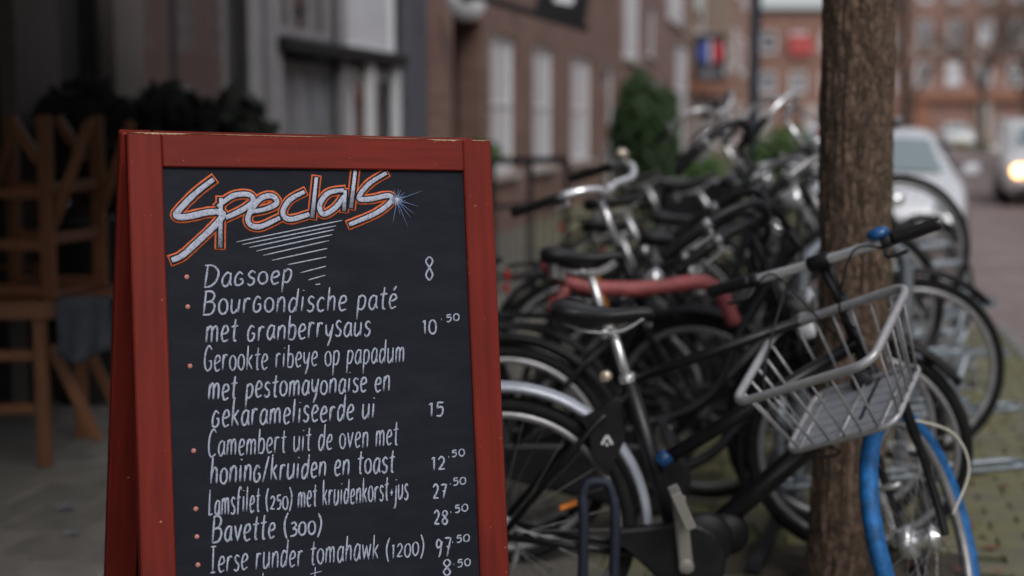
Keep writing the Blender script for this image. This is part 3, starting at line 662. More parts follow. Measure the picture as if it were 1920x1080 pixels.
# light box with blue and red roundel
r = empty('projecting_sign', (5.2, 38.0, 3.1), label='dark projecting light box with a blue and red round emblem', cat='sign')
q = MB(); q.box((0, 0, 0), (.80, .16, 1.25), bev=.03); q.build('box', M['grey_black'], r)
q = MB(); q.box((-.5, .0, .3), (.9, .05, .05)); q.build('bracket', M['dark_frame'], r)
def halfdisc(a0, a1, mn, rr=.33, n=16, wave=0):
    q = MB(); pts = [V((rr * cos(a0 + (a1 - a0) * k / n) + .03, 0, rr * sin(a0 + (a1 - a0) * k / n) + .16)) for k in range(n + 1)]
    q.loft([[p + V((0, -.084, 0)) for p in pts], [p + V((0, -.092, 0)) for p in pts]], smooth=False); q.build('emblem', M[mn], r)
M['sign_blue'] = mat('sign_blue', (.06, .10, .42), .4); M['sign_red'] = mat('sign_red', (.60, .02, .04), .4)
halfdisc(rad(105), rad(255), 'sign_blue'); halfdisc(rad(-72), rad(72), 'sign_red')
q = MB(); q.box((.02, -.088, .16), (.07, .012, .6)); q.build('emblem', M['white_plastic'], r)
q = MB(); q.box((.0, -.088, -.42), (.5, .012, .22)); q.build('emblem', M['blind_grey'], r)

# lamp post
r = empty('lamp_post', (4.22, 25.0, 0), label='tall dark blue street lamp post behind the bicycles', cat='lamp post')
q = MB(); q.lathe((0, 0, 0), (0, 0, 1), [(.13, 0), (.13, .9), (.105, 1.0), (.10, 1.1), (.09, 4.5), (.07, 6.2), (.065, 6.3)], 16)
M['post_blue'] = mat('dark_blue_paint', (.018, .028, .05), .45); q.build('post', M['post_blue'], r)
q = MB(); q.tube(smooth_path([(0, 0, 6.2), (.05, 0, 6.5), (.4, 0, 6.62), (.9, 0, 6.6)]), .035); q.build('arm', M['post_blue'], r)
q = MB(); q.box((1.1, 0, 6.58), (.6, .2, .12), bev=.04); q.build('lantern', M['dull_alu'], r)

# terrace divider with its posts and bars
r = empty('terrace_railing', (0, 0, 0), label='dark metal terrace railing right of the board before the brick house', cat='railing')
A, B = V((-.16, 11.6, 0)), V((.46, 12.0, 0))
q = MB(); q.bar(A + V((0, 0, 1.09)), B + V((0, 0, 1.09)), .05, .06); q.build('top_rail', M['black_satin'], r)
for z in (.14, .72):
    q = MB(); q.bar(A + V((0, 0, z)), B + V((0, 0, z)), .04, .04); q.build('rail', M['black_satin'], r)
for k in range(3):
    p = A.lerp(B, k / 2); q = MB(); q.box((p.x, p.y, .53), (.05, .05, 1.06)); q.build('post', M['black_satin'], r)
for k in range(9):
    if k in (0, 4, 8): continue
    p = A.lerp(B, k / 8); q = MB(); q.box((p.x, p.y, .43), (.014, .014, .56)); q.build('baluster', M['black_satin'], r)
# ------------------------------------------------------------------ café terrace: table, upturned chairs, blanket
tb = empty('terrace_table', (-2.2, 5.95, 0), rad(4), label='brown slatted folding terrace table under the upturned chairs', cat='table')
for k in range(6):
    q = MB(); q.box((0, -.27 + .108 * k, .675), (1.06, .096, .022), bev=.004); q.build('slat', M['wood'], tb)
for y in (-.30, .30):
    q = MB(); q.box((0, y, .645), (.98, .03, .06), bev=.004); q.build('apron', M['wood'], tb)
for (x, y) in ((-.30, -.27), (-.30, .27), (.27, -.262), (.30, .27)):
    q = MB(); q.box((x, y, .315), (.055, .045, .63), bev=.005); q.build('leg', M['wood'], tb)
for y in (-.235, .235):
    q = MB(); q.bar((.30, y, .50), (.48, y, .10), .025, .045, bev=.004); q.build('brace', M['wood'], tb)
for z in (.24, .46):
    q = MB(); q.bar((-.28, -.25, z), (.25, -.25, z), .025, .045, bev=.004); q.build('stretcher', M['wood'], tb)
def upturned_chair(loc, rz, label):
    r = empty('folding_chair', loc, rz, label=label, cat='chair', group='folding chairs turned over on the tables')
    for k in range(5):
        q = MB(); q.box((-.18, -.17 + .085 * k, .013), (.42, .072, .02), bev=.004); q.build('seat_slat', M['wood'], r)
    for y in (-.235, .235):
        for x in (.02, -.38):
            q = MB(); q.bar((x, y, 0), (x + .004, y, .745), .03, .062 if x > 0 else .05, up=(1, 0, 0), bev=.005); q.build('leg', M['wood'], r)
        y2 = y * .86
        q = MB(); q.bar((.03, y2, .30), (.20, y2, .72), .024, .044, up=(1, 0, 0), bev=.005); q.build('brace', M['wood'], r)
        q = MB(); q.bar((-.02, y2, .55), (-.14, y2, .735), .024, .044, up=(1, 0, 0), bev=.005); q.build('brace', M['wood'], r)
        for z in (.43, .22):
            q = MB(); q.bar((-.36, y, z), (-.005, y, z), .022, .046, bev=.004); q.build('rail', M['wood'], r)
    for (z, x) in ((.45, .025), (.24, .02)):
        q = MB(); q.bar((x, -.22, z), (x, .22, z), .022, .046, bev=.004); q.build('rail', M['wood'], r)
    for y in (-.2, .2):
        q = MB(); q.box((-.18, y, .035), (.40, .025, .03), bev=.004); q.build('seat_frame', M['wood'], r)
    return r
upturned_chair((-1.86, 5.97, .687), rad(-9), 'folding chair turned over on the table, its legs up right beside the board')
upturned_chair((-2.36, 6.02, .687), rad(-4), 'folding chair turned over on the table at the very left edge')
# blanket over the table edge
r = MB(); pts = []
for j in range(13):
    for i in range(13):
        u, v = i / 12, j / 12
        if v < .3: p = V((-.02 - .25 * (.3 - v), 0, 0))
        else: p = V((0, 0, -(v - .3) * .32))
        x = .36 + (.21 * u); wob = .014 * sin(u * 14 + v * 3) * max(0, v - .25) * 1.6
        pts.append(V((x, -.345 - wob - .01 * v + (.25 * (.3 - v) if v < .3 else 0), .692 + p.z * (1 + .12 * sin(u * 5)))))
r.add(pts, [(j * 13 + i, j * 13 + i + 1, (j + 1) * 13 + i + 1, (j + 1) * 13 + i) for j in range(12) for i in range(12)], True)
bl = r.build('blanket', M['fabric_grey'], label='blue-grey blanket hanging over the edge of the terrace table', cat='blanket')
sm = bl.modifiers.new('thickness', 'SOLIDIFY'); sm.thickness = .012
bl.location = tb.location; bl.rotation_euler = tb.rotation_euler
# second table and chair deeper in the shade
t2 = empty('terrace_table', (-2.75, 7.2, 0), rad(4), label='second folding table in the shade behind the first', cat='table')
for k in range(6):
    q = MB(); q.box((0, -.27 + .108 * k, .70), (.9, .096, .022), bev=.004); q.build('slat', M['wood'], t2)
for (x, y) in ((-.40, -.27), (-.40, .27), (.40, -.27), (.40, .27)):
    q = MB(); q.box((x, y, .344), (.05, .04, .688), bev=.005); q.build('leg', M['wood'], t2)

# ------------------------------------------------------------------ street tree
TR = V((1.008, 4.2, 0))
tree = empty('street_tree', TR, label='street tree with fissured brown trunk behind the basket bicycle', cat='tree')
q = MB(); SEG = 150; ROWS = 420; H = 4.2; vs = []
for j in range(ROWS + 1):
    z = -.03 + H * j / ROWS
    r0 = .104 - .006 * (z / H) + .016 * math.exp(-max(z, 0) / .12)
    for k in range(SEG):
        a = 2 * pi * k / SEG
        p = V((cos(a) * 7, sin(a) * 7, z * 4.2)); n1 = noise.noise(p + V((3 + .6 * noise.noise(V((a, z * 6, 0))), 1, .5 * sin(z * 7))))
        n2 = noise.noise(V((cos(a) * 16, sin(a) * 16, z * 14))); n3 = noise.noise(V((cos(a) * 2, sin(a) * 2, z * 1.2)))
        rr = r0 * (1 + .05 * n3) + .008 * (abs(n1) * 2.2 - .6) + .005 * n2 + .002 * noise.noise(V((cos(a) * 30, sin(a) * 30, z * 25)))
        vs.append((rr * cos(a) + .012 * sin(z * 1.9), rr * sin(a), z))
fs = [(j * SEG + k, j * SEG + (k + 1) % SEG, (j + 1) * SEG + (k + 1) % SEG, (j + 1) * SEG + k) for j in range(ROWS) for k in range(SEG)]
q.add(vs, fs, True); q.build('trunk', M['bark'], tree)
def branches(mb, p, d, L, r, depth, rnd, kids=3, spread=.55, up=.15):
    n = 5; pts = [p]; dd = d.copy()
    for k in range(n):
        dd = (dd + V((rnd.gauss(0, .10), rnd.gauss(0, .10), rnd.gauss(0, .06) + up * .25))).normalized(); pts.append(pts[-1] + dd * (L / n))
    mb.tube(pts, [r * (1 - .55 * k / n) for k in range(n + 1)], 6 if r > .02 else 4, caps=False)
    if depth <= 0: return
    for k in range(kids):
        i = rnd.randint(2, n); a = rnd.uniform(0, 6.28)
        o = dd.orthogonal().normalized(); o2 = dd.cross(o)
        nd = (dd + (o * cos(a) + o2 * sin(a)) * spread * rnd.uniform(.7, 1.5)).normalized()
        branches(mb, pts[i], nd, L * rnd.uniform(.6, .85), r * .45 * rnd.uniform(.8, 1.1), depth - 1, rnd, kids, spread, up)
rnd = random.Random(5)
for k in range(5):
    a = k * 1.256 + .3; q = MB(); branches(q, V((.02 * cos(a), .02 * sin(a), 3.9 + .06 * k)), V((cos(a) * .7, sin(a) * .7, .9)).normalized(), 1.8, .055, 3, rnd); q.build('branch', M['twig'], tree)
def bare_tree(loc, label, h, seed, kids=4, r=.16):
    rnd = random.Random(seed); t = empty('bare_tree', loc, label=label, cat='tree', group='bare trees before the far apartment block')
    q = MB(); q.tube([(0, 0, -.1), (.02, 0, h * .2), (.05, .03, h * .42)], [r * 1.2, r, r * .8], 10); q.build('trunk', M['twig'], t)
    q = MB()
    for k in range(7):
        a = k * .9 + seed; branches(q, V((.05, .03, h * (.24 + .03 * k))), V((cos(a) * .75, sin(a) * .75, .8)).normalized(), h * .27, r * .5, 3, rnd, kids, .6)
    q.build('crown', M['twig'], t)
bare_tree((21.6, 60, 0), 'bare tree above the white van at the right edge', 9.5, 3)
bare_tree((24.3, 74, 0), 'bare tree before the tall red-brown block, middle of the three', 10.5, 8)
bare_tree((23.2, 84, 0), 'bare tree closest to the big trunk', 10, 12)
bare_tree((20.0, 52, 0), 'slender bare tree just inside the right edge', 8, 21, 4, .13)
# ------------------------------------------------------------------ bicycles
WR = .350
class Steer:
    def __init__(s, phi, A0=V((1.06, 0, .35)), ax=V((-.375, 0, .927))):
        s.A0 = A0; s.u = ax.normalized(); F0 = V((.927, 0, .375)); L0 = V((0, 1, 0))
        s.f = F0 * cos(phi) + L0 * sin(phi); s.l = -F0 * sin(phi) + L0 * cos(phi); s.F0 = F0
    def p(s, f, l, u): return s.A0 + s.f * f + s.l * l + s.u * u
def wheel(root, c, e1, e2, tyre='rubber', rim='dull_alu', spokes=32, hub_r=.02, R=WR, reflector=False, seg=64, tw=.019):
    ax = V(e1).cross(V(e2)).normalized(); e1 = V(e1).normalized(); e2 = ax.cross(e1).normalized() * 1
    w = empty('wheel', (0, 0, 0), parent=root)
    pr = [(tw * cos(a) * 1.05, tw * sin(a)) for a in [2 * pi * k / 10 for k in range(10)]]
    q = MB(); q.ring(c, e1, e2, R - tw, pr, seg); q.build('tyre', M[tyre], w)
    q = MB(); q.ring(c, e1, e2, R - .047, [(.010, -.011), (.010, .011), (-.004, .011), (-.010, .005), (-.010, -.005), (-.004, -.011)], seg); q.build('rim', M[rim], w)
    q = MB()
    for k in range(spokes):
        a = 2 * pi * k / spokes; sg = 1 if k % 2 else -1; tw_ = .5 * (1 if (k // 2) % 2 else -1)
        d0 = e1 * cos(a + tw_) + e2 * sin(a + tw_); d1 = e1 * cos(a) + e2 * sin(a)
        q.tube([V(c) + d0 * hub_r + ax * .028 * sg, V(c) + d1 * (R - .056)], .0013, 4, caps=False)
    q.build('spokes', M['spoke'], w)
    q = MB(); q.lathe(V(c) - ax * .055, ax, [(.004, 0), (.006, .01), (hub_r, .022), (hub_r, .03), (hub_r * .8, .034), (hub_r * .8, .076), (hub_r, .08), (hub_r, .088), (.006, .1), (.004, .11)], 14); q.build('hub', M['alu'], w)
    if reflector:
        d = e1 * cos(.35) + e2 * sin(.35); q = MB(); q.bar(V(c) + d * .16, V(c) + d * .235, .012, .028, up=ax, bev=.004); q.build('reflector', M['orange_plastic'], w)
    return w
def mudguard(root, c, e1, e2, a0, a1, m, R=.385, w=.030, name='mudguard'):
    pr = [(-.016, -w), (.0, -w * .85), (.008, -w * .4), (.010, 0), (.008, w * .4), (0, w * .85), (-.016, w), (-.013, w * .8), (.004, w * .3), (.004, -w * .3), (-.013, -w * .8)]
    q = MB(); q.ring(c, e1, e2, R, pr[::-1], 40, a0, a1); return q.build(name, M[m], root)
def saddle(root, c, m='leather', L=.26, wid=.085, rot=0, springs=True):
    """c: top middle of the saddle"""
    S = []
    for (x, hw, zt, th) in ((-.135, .05, -.004, .03), (-.125, .068, .006, .045), (-.10, wid, .012, .055), (-.06, wid * .92, .006, .052), (-.02, wid * .58, -.004, .045), (.03, wid * .34, -.007, .04), (.08, wid * .25, -.003, .036), (.115, wid * .2, -.004, .03), (.13, wid * .12, -.012, .018)):
        x *= L / .26; ring = []
        for k in range(14):
            a = 2 * pi * k / 14; cy, cz = cos(a), sin(a)
            yy = hw * (abs(cy) ** .8) * (1 if cy > 0 else -1); zz = (zt - .012 * (abs(cy) ** 3)) if cz > 0 else zt - th * abs(cz) ** .6
            if cz > 0: zz = zt - .014 * (1 - cz)
            ring.append(V((x, yy, zz)) + V(c))
        S.append(ring)
    q = MB(); q.loft(S); so = q.build('saddle', M[m], root)
    q = MB()
    for y in (-.022, .022): q.tube(smooth_path([V(c) + V((.10, y * .5, -.03)), V(c) + V((.04, y, -.062)), V(c) + V((-.05, y, -.062)), V(c) + V((-.11, y * 1.6, -.035))]), .004, 6)
    q.build('rail', M['dull_alu'], so)
    if springs:
        for y in (-.045, .045):
            q = MB(); pts = [V(c) + V((-.09 + .014 * cos(t), y + .014 * sin(t), -.085 + .045 * t / 25)) for t in [k * .6 for k in range(42)]]; q.tube(pts, .003, 5); q.build('spring', M['dull_alu'], so)
    return so
def bell(root, c, m, r=.028):
    q = MB(); q.lathe(c, (0, .15, 1), [(r * .5, -r * .5), (r * .95, -r * .2), (r, 0), (r * .9, r * .4), (r * .55, r * .75), (.004, r * .9)], 18); return q.build('bell', M[m], root)

def bike(label, loc, rz, lean=0, steer=0, frame='black_paint', bar='swan', barm='chrome', gripm='leather', style='omafiets', saddle_m='leather', rear_guard='black_satin', front_guard='black_satin',
         tyre_f='rubber', tyre_r='rubber', saddle_h=.97, saddle_x=.25, barh=1.10, tube=.017, a0x=1.06, seatpost='alu', bellm=None, rack=True, chaincase=True, pitch=0, group='bicycles parked along the stand', detail=1, name='bicycle', guardfront=True, barw=.28, crate=False, lamp=True, crank_a=rad(80)):
    r = empty(name, loc, 0, label=label, cat='bicycle', group=group)
    r.rotation_mode = 'XYZ'; r.rotation_euler = (Matrix.Rotation(rz, 3, 'Z') @ Matrix.Rotation(-pitch, 3, 'Y') @ Matrix.Rotation(lean, 3, 'X')).to_euler()
    S = Steer(steer, V((a0x, 0, .35))); S0 = Steer(0, V((a0x, 0, .35))); Hh = lambda t: S0.p(0, 0, t)
    BB = V((.47, 0, .28)); ST = V((.325, 0, .74)); RH = V((0, 0, .35)); FM = M[frame]
    q = MB()
    q.tube([BB, ST], tube * (1.4 if style == 'near' else 1), 12); q.tube([Hh(.36), Hh(.66)], tube * 1.15, 12)
    if style == 'omafiets':
        q.tube(smooth_path([Hh(.60), Hh(.57) + V((-.10, 0, -.12)), V((.66, 0, .56)), V((.52, 0, .47)), V((.415, 0, .455))]), tube * .9, 10)
        q.tube(smooth_path([Hh(.42), Hh(.38) + V((-.08, 0, -.11)), V((.66, 0, .36)), BB]), tube, 10)
    elif style == 'near':
        q.tube([V((.335, 0, .745)), Hh(.63)], tube * .8, 12); q.tube([V((.40, 0, .52)), Hh(.53)], tube * 1.15, 12); q.tube([BB, Hh(.40)], tube * 1.75, 12)
    elif style == 'diamond':
        q.tube([V((.34, 0, .70)), Hh(.60)], tube, 12); q.tube([BB, Hh(.40)], tube * 1.15, 12)
    elif style == 'cargo':   # fat straight top tube
        q.tube([BB, Hh(.41)], tube, 12)
        q3 = MB(); q3.tube(smooth_path([V((.11, 0, .945)), V((.17, 0, .885)), V((.26, 0, .855)), V((.45, 0, .85)), V((.62, 0, .87)), V((.685, 0, .85)), V((.725, 0, .79)), V((.75, 0, .725))], 5), tube * 1.5, 12)
        q3.tube([V((.20, 0, .88)), V((.15, 0, .80)), V((.13, 0, .77))], tube * 1.1, 10); q3.build('top_tube', M['pink_paint'], r)
    q.lathe(BB - V((0, .04, 0)), (0, 1, 0), [(.02, 0), (.024, .005), (.024, .075), (.02, .08)], 14)
    fr = q.build('frame', FM, r)
    q = MB()
    for y in (-.062, .062):
        q.tube([BB + V((-.03, y * .5, 0)), RH + V((0, y, 0))], tube * .6, 8); q.tube([ST + V((0, y * .25, -.03)), V((.24, y * .8, .64)), RH + V((0, y, 0))], tube * .55, 8)
    q.build('rear_stays', FM, r)
    # wheels
    hub = S.p(.06, 0, 0)
    wheel(r, RH, V((1, 0, 0)), V((0, 0, 1)), tyre_r, seg=72, reflector=(style == 'near'), hub_r=.03)
    wheel(r, hub, S.f, S.u, tyre_f, hub_r=.032 if style == 'near' else .02, tw=.023 if style == 'near' else .019, seg=72)
    # fork
    q = MB(); cr = S.p(.0, 0, .375)
    q.tube([S.p(0, 0, .36), S.p(0, 0, .40)], tube * 1.3, 10)
    for y in (-.058, .058):
        q.tube(smooth_path([cr + S.l * y * .2, cr + S.l * y * .9 - S.u * .005, S.p(.005, y, .33), S.p(.012, y, .18), S.p(.035, y, .07), S.p(.06, y, 0)]), [.015] * 6 + [.014] * 10 + [.011] * 15, 10)
    q.build('fork', FM, r)
    # guards
    if rear_guard: mudguard(r, RH, V((1, 0, 0)), V((0, 0, 1)), rad(-8), rad(190), rear_guard, R=.382)
    if front_guard and guardfront: mudguard(r, hub, S.f, S.u, rad(15), rad(190), front_guard, R=.378)
    # saddle and post
    top = V((saddle_x, 0, saddle_h)); q = MB(); d = (ST - BB).normalized(); e_ = ST + d * ((saddle_h - .06 - ST.z) / d.z)
    q.tube([ST - d * .05, e_], .0135 if style != 'cargo' else .019, 10); q.lathe(ST - d * .012, d, [(.022, 0), (.023, .004), (.023, .026), (.021, .03)], 12)
    q.build('seat_post', M[seatpost], r)
    q = MB(); q.lathe(e_ + V((-.02, -.02, -.01)), (0, 1, 0), [(.012, 0), (.014, .004), (.014, .036), (.012, .04)], 10); q.build('seat_clamp', M['dull_alu'], r)
    saddle(r, V((e_.x - .02, 0, saddle_h)), saddle_m, springs=(style != 'near'))
    # drive
    q = MB(); q.ring(BB + V((0, -.05, 0)), V((1, 0, 0)), V((0, 0, 1)), .085, [(.006, -.002), (.006, .002), (-.012, .002), (-.012, -.002)], 36)
    for k in range(5):
        a = k * 2 * pi / 5; q.bar(BB + V((0, -.05, 0)), BB + V((.076 * cos(a), -.05, .076 * sin(a))), .004, .014, up=(0, 1, 0))
    q.build('chainring', M['dull_alu'], r)
    if chaincase:
        hk = style == 'near'
        q = MB(); n = 14; pr = []
        for k in range(n + 1): a = -pi / 2 + pi * k / n; pr.append((BB.x + (.105 if hk else .115) * cos(a), BB.z + (.105 if hk else .115) * sin(a)))
        for k in range(n + 1): a = pi / 2 + pi * k / n; pr.append((RH.x + (.31 if hk else 0) + (.022 if hk else .055) * cos(a), RH.z - .01 + (.006 if hk else 0) + (.022 if hk else .055) * sin(a)))
        c0 = V((sum(p[0] for p in pr) / len(pr), 0, sum(p[1] for p in pr) / len(pr)))
        secs = []
        for (y, f) in ((-.036, .94), (-.040, 1), (-.064, 1), (-.070, .95)):
            secs.append([V((c0.x + (p[0] - c0.x) * f, y, c0.z + (p[1] - c0.z) * (f - (1 - f) * 1.5))) for p in pr])
        q.loft(secs, smooth=False); q.build('chain_case', M['black_satin'], r)
    for sg, a in ((-1, crank_a), (1, crank_a + pi)):
        d = V((cos(a), 0, sin(a))); y = .088 * sg
        q = MB(); c0 = BB + V((0, y, 0)); c1 = c0 + d * .17
        q.bar(c0 - d * .018, c1 + d * .014, .014, .036, up=V((0, 1, 0)).cross(d), bev=.005); q.lathe(c0 - V((0, .009, 0)), (0, 1, 0), [(.017, 0), (.02, .003), (.02, .015), (.017, .018)], 14)
        q.lathe(BB, (0, sg, 0), [(.012, 0), (.012, .09)], 10)
        co = q.build('crank', M['crank_metal'], r)
        q = MB(); RY = Matrix.Rotation(1.15, 3, 'Y')
        for dy in (.02, .098): q.box(c1 + V((0, sg * dy, .0)), (.10, .008, .028), RY, bev=.003)
        for dx in (-.045, -.015, .015, .045): q.box(c1 + V((0, sg * .06, 0)) + RY @ V((dx, 0, 0)), (.008, .074, .026), RY, bev=.003)
        q.box(c1 + V((0, sg * .06, .0)), (.02, .075, .02), RY, bev=.005); q.tube([c1, c1 + V((0, sg * .10, 0))], .007, 8)
        q.build('pedal', M['crank_metal' if style == 'near' else 'grey_black'], co)
    # rack
    if rack:
        q = MB()
        for y in (-.055, .055):
            q.tube([V((.20, y, .755)), V((-.20, y, .775)), V((-.23, y * .6, .775))], .006, 8); q.tube([V((-.12, y, .77)), RH + V((-.005, y * 1.25, .02))], .0055, 8)
        for x in (.15, .02, -.12, -.2): q.tube([V((x, -.055, .77)), V((x, .055, .77))], .005, 6)
        q.build('rear_rack', M['black_satin'], r)
        q = MB(); q.box((-.235, 0, .74), (.02, .09, .04), bev=.006); q.build('rear_light', M['red_plastic'], r)
    # handlebar, in the steering frame; u measured so that the grips come out at barh
    u0 = (barh - S.A0.z) / S.u.z
    q = MB(); q.tube([S.p(0, 0, .62), S.p(0, 0, u0 - .02)], .0125, 10); q.tube([S.p(0, 0, u0 - .02), S.p(.05, 0, u0 + .0)], .014, 10); q.lathe(S.p(.05, -.028, u0), S.l, [(.018, 0), (.02, .004), (.02, .052), (.018, .056)], 12)
    q.build('stem', M['black_satin' if style == 'near' else barm], r)
    if bar == 'flat': half = [(.05, .0, 0), (.05, .06, 0), (.05, .14, .002), (.045, .22, .003), (.035, barw + .035, .004)]; gl = .42
    elif bar == 'swan': half = [(.05, 0, 0), (.055, .05, .0), (.07, .12, .035), (.05, .20, .075), (-.04, .265, .085), (-.16, .28, .06), (-.26, .275, .03)]; gl = .38
    else: half = [(.05, 0, 0), (.06, .06, .005), (.09, .14, .0), (.08, .21, .03), (.03, .265, .05), (-.05, .29, .055), (-.20, .30, .06)]; gl = .40
    full = [(f, -l, u) for (f, l, u) in half[:0:-1]] + half
    # bars are level across: compensate the tilt of the steering axis
    def bp(f, l, u):
        p = S.p(f, l, u0 + u)
        if bar != 'flat': p.z += 0
        return p
    pth = smooth_path([bp(*h) for h in full], 6); n = len(pth)
    q = MB(); q.tube(pth, .0152 if bar == 'cruiser' else .0130, 10); hb = q.build('handlebar', M[barm], r)
    k = max(3, int(n * (.11 if bar != 'flat' else .17)))
    for seg in (pth[:k + 1], pth[n - k - 1:]):
        q = MB(); q.tube(seg, .0165, 10); q.build('grip', M[gripm], hb)
    for sg in (-1, 1):   # brake levers
        i = k + 1 if sg < 0 else n - k - 2; a = pth[i]; b = pth[i - 3 if sg < 0 else i + 3]
        q = MB(); dn = V((0, 0, -1)); q.tube(smooth_path([a + dn * .012, a + (b - a) * .3 + dn * .035 + S.f * .03, b + (b - a) * .6 + dn * .035 + S.f * .04]), .0055, 6); q.lathe(a - (b - a).normalized() * .012, (b - a), [(.016, 0), (.018, .003), (.018, .022), (.016, .025)], 10)
        q.build('brake_lever', M['dull_alu' if style != 'near' else 'grey_black'], hb)
        q = MB(); q.tube(smooth_path([a + dn * .02, a * .6 + S.p(.16, 0, u0 + .02) * .4, S.p(.12, .03 * sg, u0 - .12), S.p(.03, .03 * sg, .55), Hh(.5) + V((-.05, .02 * sg, -.02))]), .0028, 6); q.build('cable', M['black_satin'], r)
    if bellm: bell(hb, pth[n - k - 6] + S.u * .035, bellm)
    if lamp and style != 'near':
        q = MB(); k_ = 1.5 if style == 'cargo' else 1; q.lathe(S.p(.06, 0, .50) if style != 'cargo' else S.p(.05, -.03, .36), S.f, [(.015, -.03 * k_), (.034 * k_, 0), (.04 * k_, .03), (.038 * k_, .045), (.002, .05)], 16); q.build('front_lamp', M['chrome' if style != 'cargo' else 'white_plastic'], r)
    # kickstand
    q = MB(); q.tube([V((.05, .07, .30)), V((-.02, .17, .02))], .008, 8); q.build('kickstand', M['dull_alu'], r)
    return r, S, u0, pth, hb

# --- nearest bicycle: blue front tyre, grey wire basket, front wheel turned towards the board
nb, S, u0, pth, hb = bike('black bicycle with grey wire basket and bright blue front tyre, nearest to the board', (-.027, 3.6, 0), 0, steer=rad(-120), frame='black_paint', bar='flat', barm='chrome', a0x=1.11, style='near', saddle_h=.935, saddle_x=.24, barh=1.062,
                 tube=.0165, rear_guard='pale_metal', guardfront=False, tyre_f='blue_rubber', rack=False, chaincase=True, group=None, name='bicycle', crank_a=rad(97))
q = MB(); a = pth[-11]
q.lathe(a + S.u * .02, S.u, [(.006, -.012), (.026, -.004), (.029, .004), (.024, .013), (.010, .018), (.002, .019)], 18); q.build('bell', M['blue_plastic'], hb)
# basket: rim, foot frame, wires, floor, bracket, all in a frame tilted a little forward
def tub(pts, r, name, m, parent, closed=False, seg=8): q = MB(); q.tube(pts, r, seg, closed=closed); return q.build(name, m, parent)
bk = empty('basket', (0, 0, 0), parent=nb)
tilt = rad(16); tw8 = rad(9); bu = (S.u * cos(tilt) + S.f * sin(tilt)); bf = (S.f * cos(tilt) - S.u * sin(tilt)); bo = S.p(.085, .022, .648)
bf2 = bf * cos(tw8) - S.l * sin(tw8); bl2 = S.l * cos(tw8) + bf * sin(tw8); rl = rad(8); bl2, bu = bl2 * cos(rl) + bu * sin(rl), bu * cos(rl) - bl2 * sin(rl)
def BP(f, l, u): return bo + bf2 * f + bl2 * l + bu * u
def rrect(f0, f1, l0, l1, u0_, u1_, rad_):
    out = []
    for (cf, cl, a0) in ((f1 - rad_, l1 - rad_, 0), (f0 + rad_, l1 - rad_, 90), (f0 + rad_, l0 + rad_, 180), (f1 - rad_, l0 + rad_, 270)):
        for k in range(6):
            a = rad(a0 + 18 * k); f = cf + rad_ * cos(a); l = cl + rad_ * sin(a); t = (f - f0) / (f1 - f0); out.append(BP(f, l, u0_ + (u1_ - u0_) * t))
    return out
TF0, TF1, TL = .0, .315, .20; BF0, BF1, BL_, BD = .03, .27, .158, -.20; FS = -.034
rim = rrect(TF0, TF1, -TL, TL, 0, 0, .045); foot = rrect(BF0, BF1, -BL_ + FS, BL_ + FS, BD, BD, .04)
tub(rim, .0112, 'rim', M['basket_wire'], bk, True); tub(foot, .0080, 'foot_frame', M['basket_wire'], bk, True)
mid = [a.lerp(b, .80) for a, b in zip(rim, foot)]
def wire(a, b): tub([a, b], .0034, 'wire', M['basket_wire'], bk, seg=6)
for k in range(6):
    t = (k + .5) / 6; l0, l1 = -TL + .03 + (2 * TL - .06) * t, FS - BL_ + .02 + (2 * BL_ - .04) * t
    wire(BP(TF0, l0, 0), BP(BF0, l1, BD)); wire(BP(TF1, l0, 0), BP(BF1, l1, BD))
for k in range(5):
    t = (k + .5) / 5
    for sg in (-1, 1): wire(BP(TF0 + .03 + (TF1 - TF0 - .06) * t, TL * sg, 0), BP(BF0 + .02 + (BF1 - BF0 - .04) * t, FS + BL_ * sg, BD))
for k in range(7):
    if k % 3: continue
    l = FS - BL_ + .02 + (2 * BL_ - .04) * (k + .5) / 7; tub([BP(BF0, l, BD + .001), BP(BF1, l, BD + .001)], .0032, 'wire', M['basket_wire'], bk, seg=6)
q = MB()
for k in range(6):
    f0 = BF0 + .008 + (BF1 - BF0 - .016) * k / 6; f1 = f0 + (BF1 - BF0 - .016) / 6 - .003
    q2 = MB(); q2.bar(BP((f0 + f1) / 2, FS - BL_ + .01, BD - .006), BP((f0 + f1) / 2, FS + BL_ - .01, BD - .006), f1 - f0, .003, up=bu); q2.build('floor_strip', M['basket_floor'], bk)
q = MB(); q.tube([S.p(.02, 0, .60), BP(.03, 0, BD - .008), BP(.20, 0, BD - .010)], .008, 8); q.tube([S.p(.05, 0, u0 - .02), BP(-.01, 0, -.02)], .008, 8); q.build('bracket', M['black_satin'], bk)
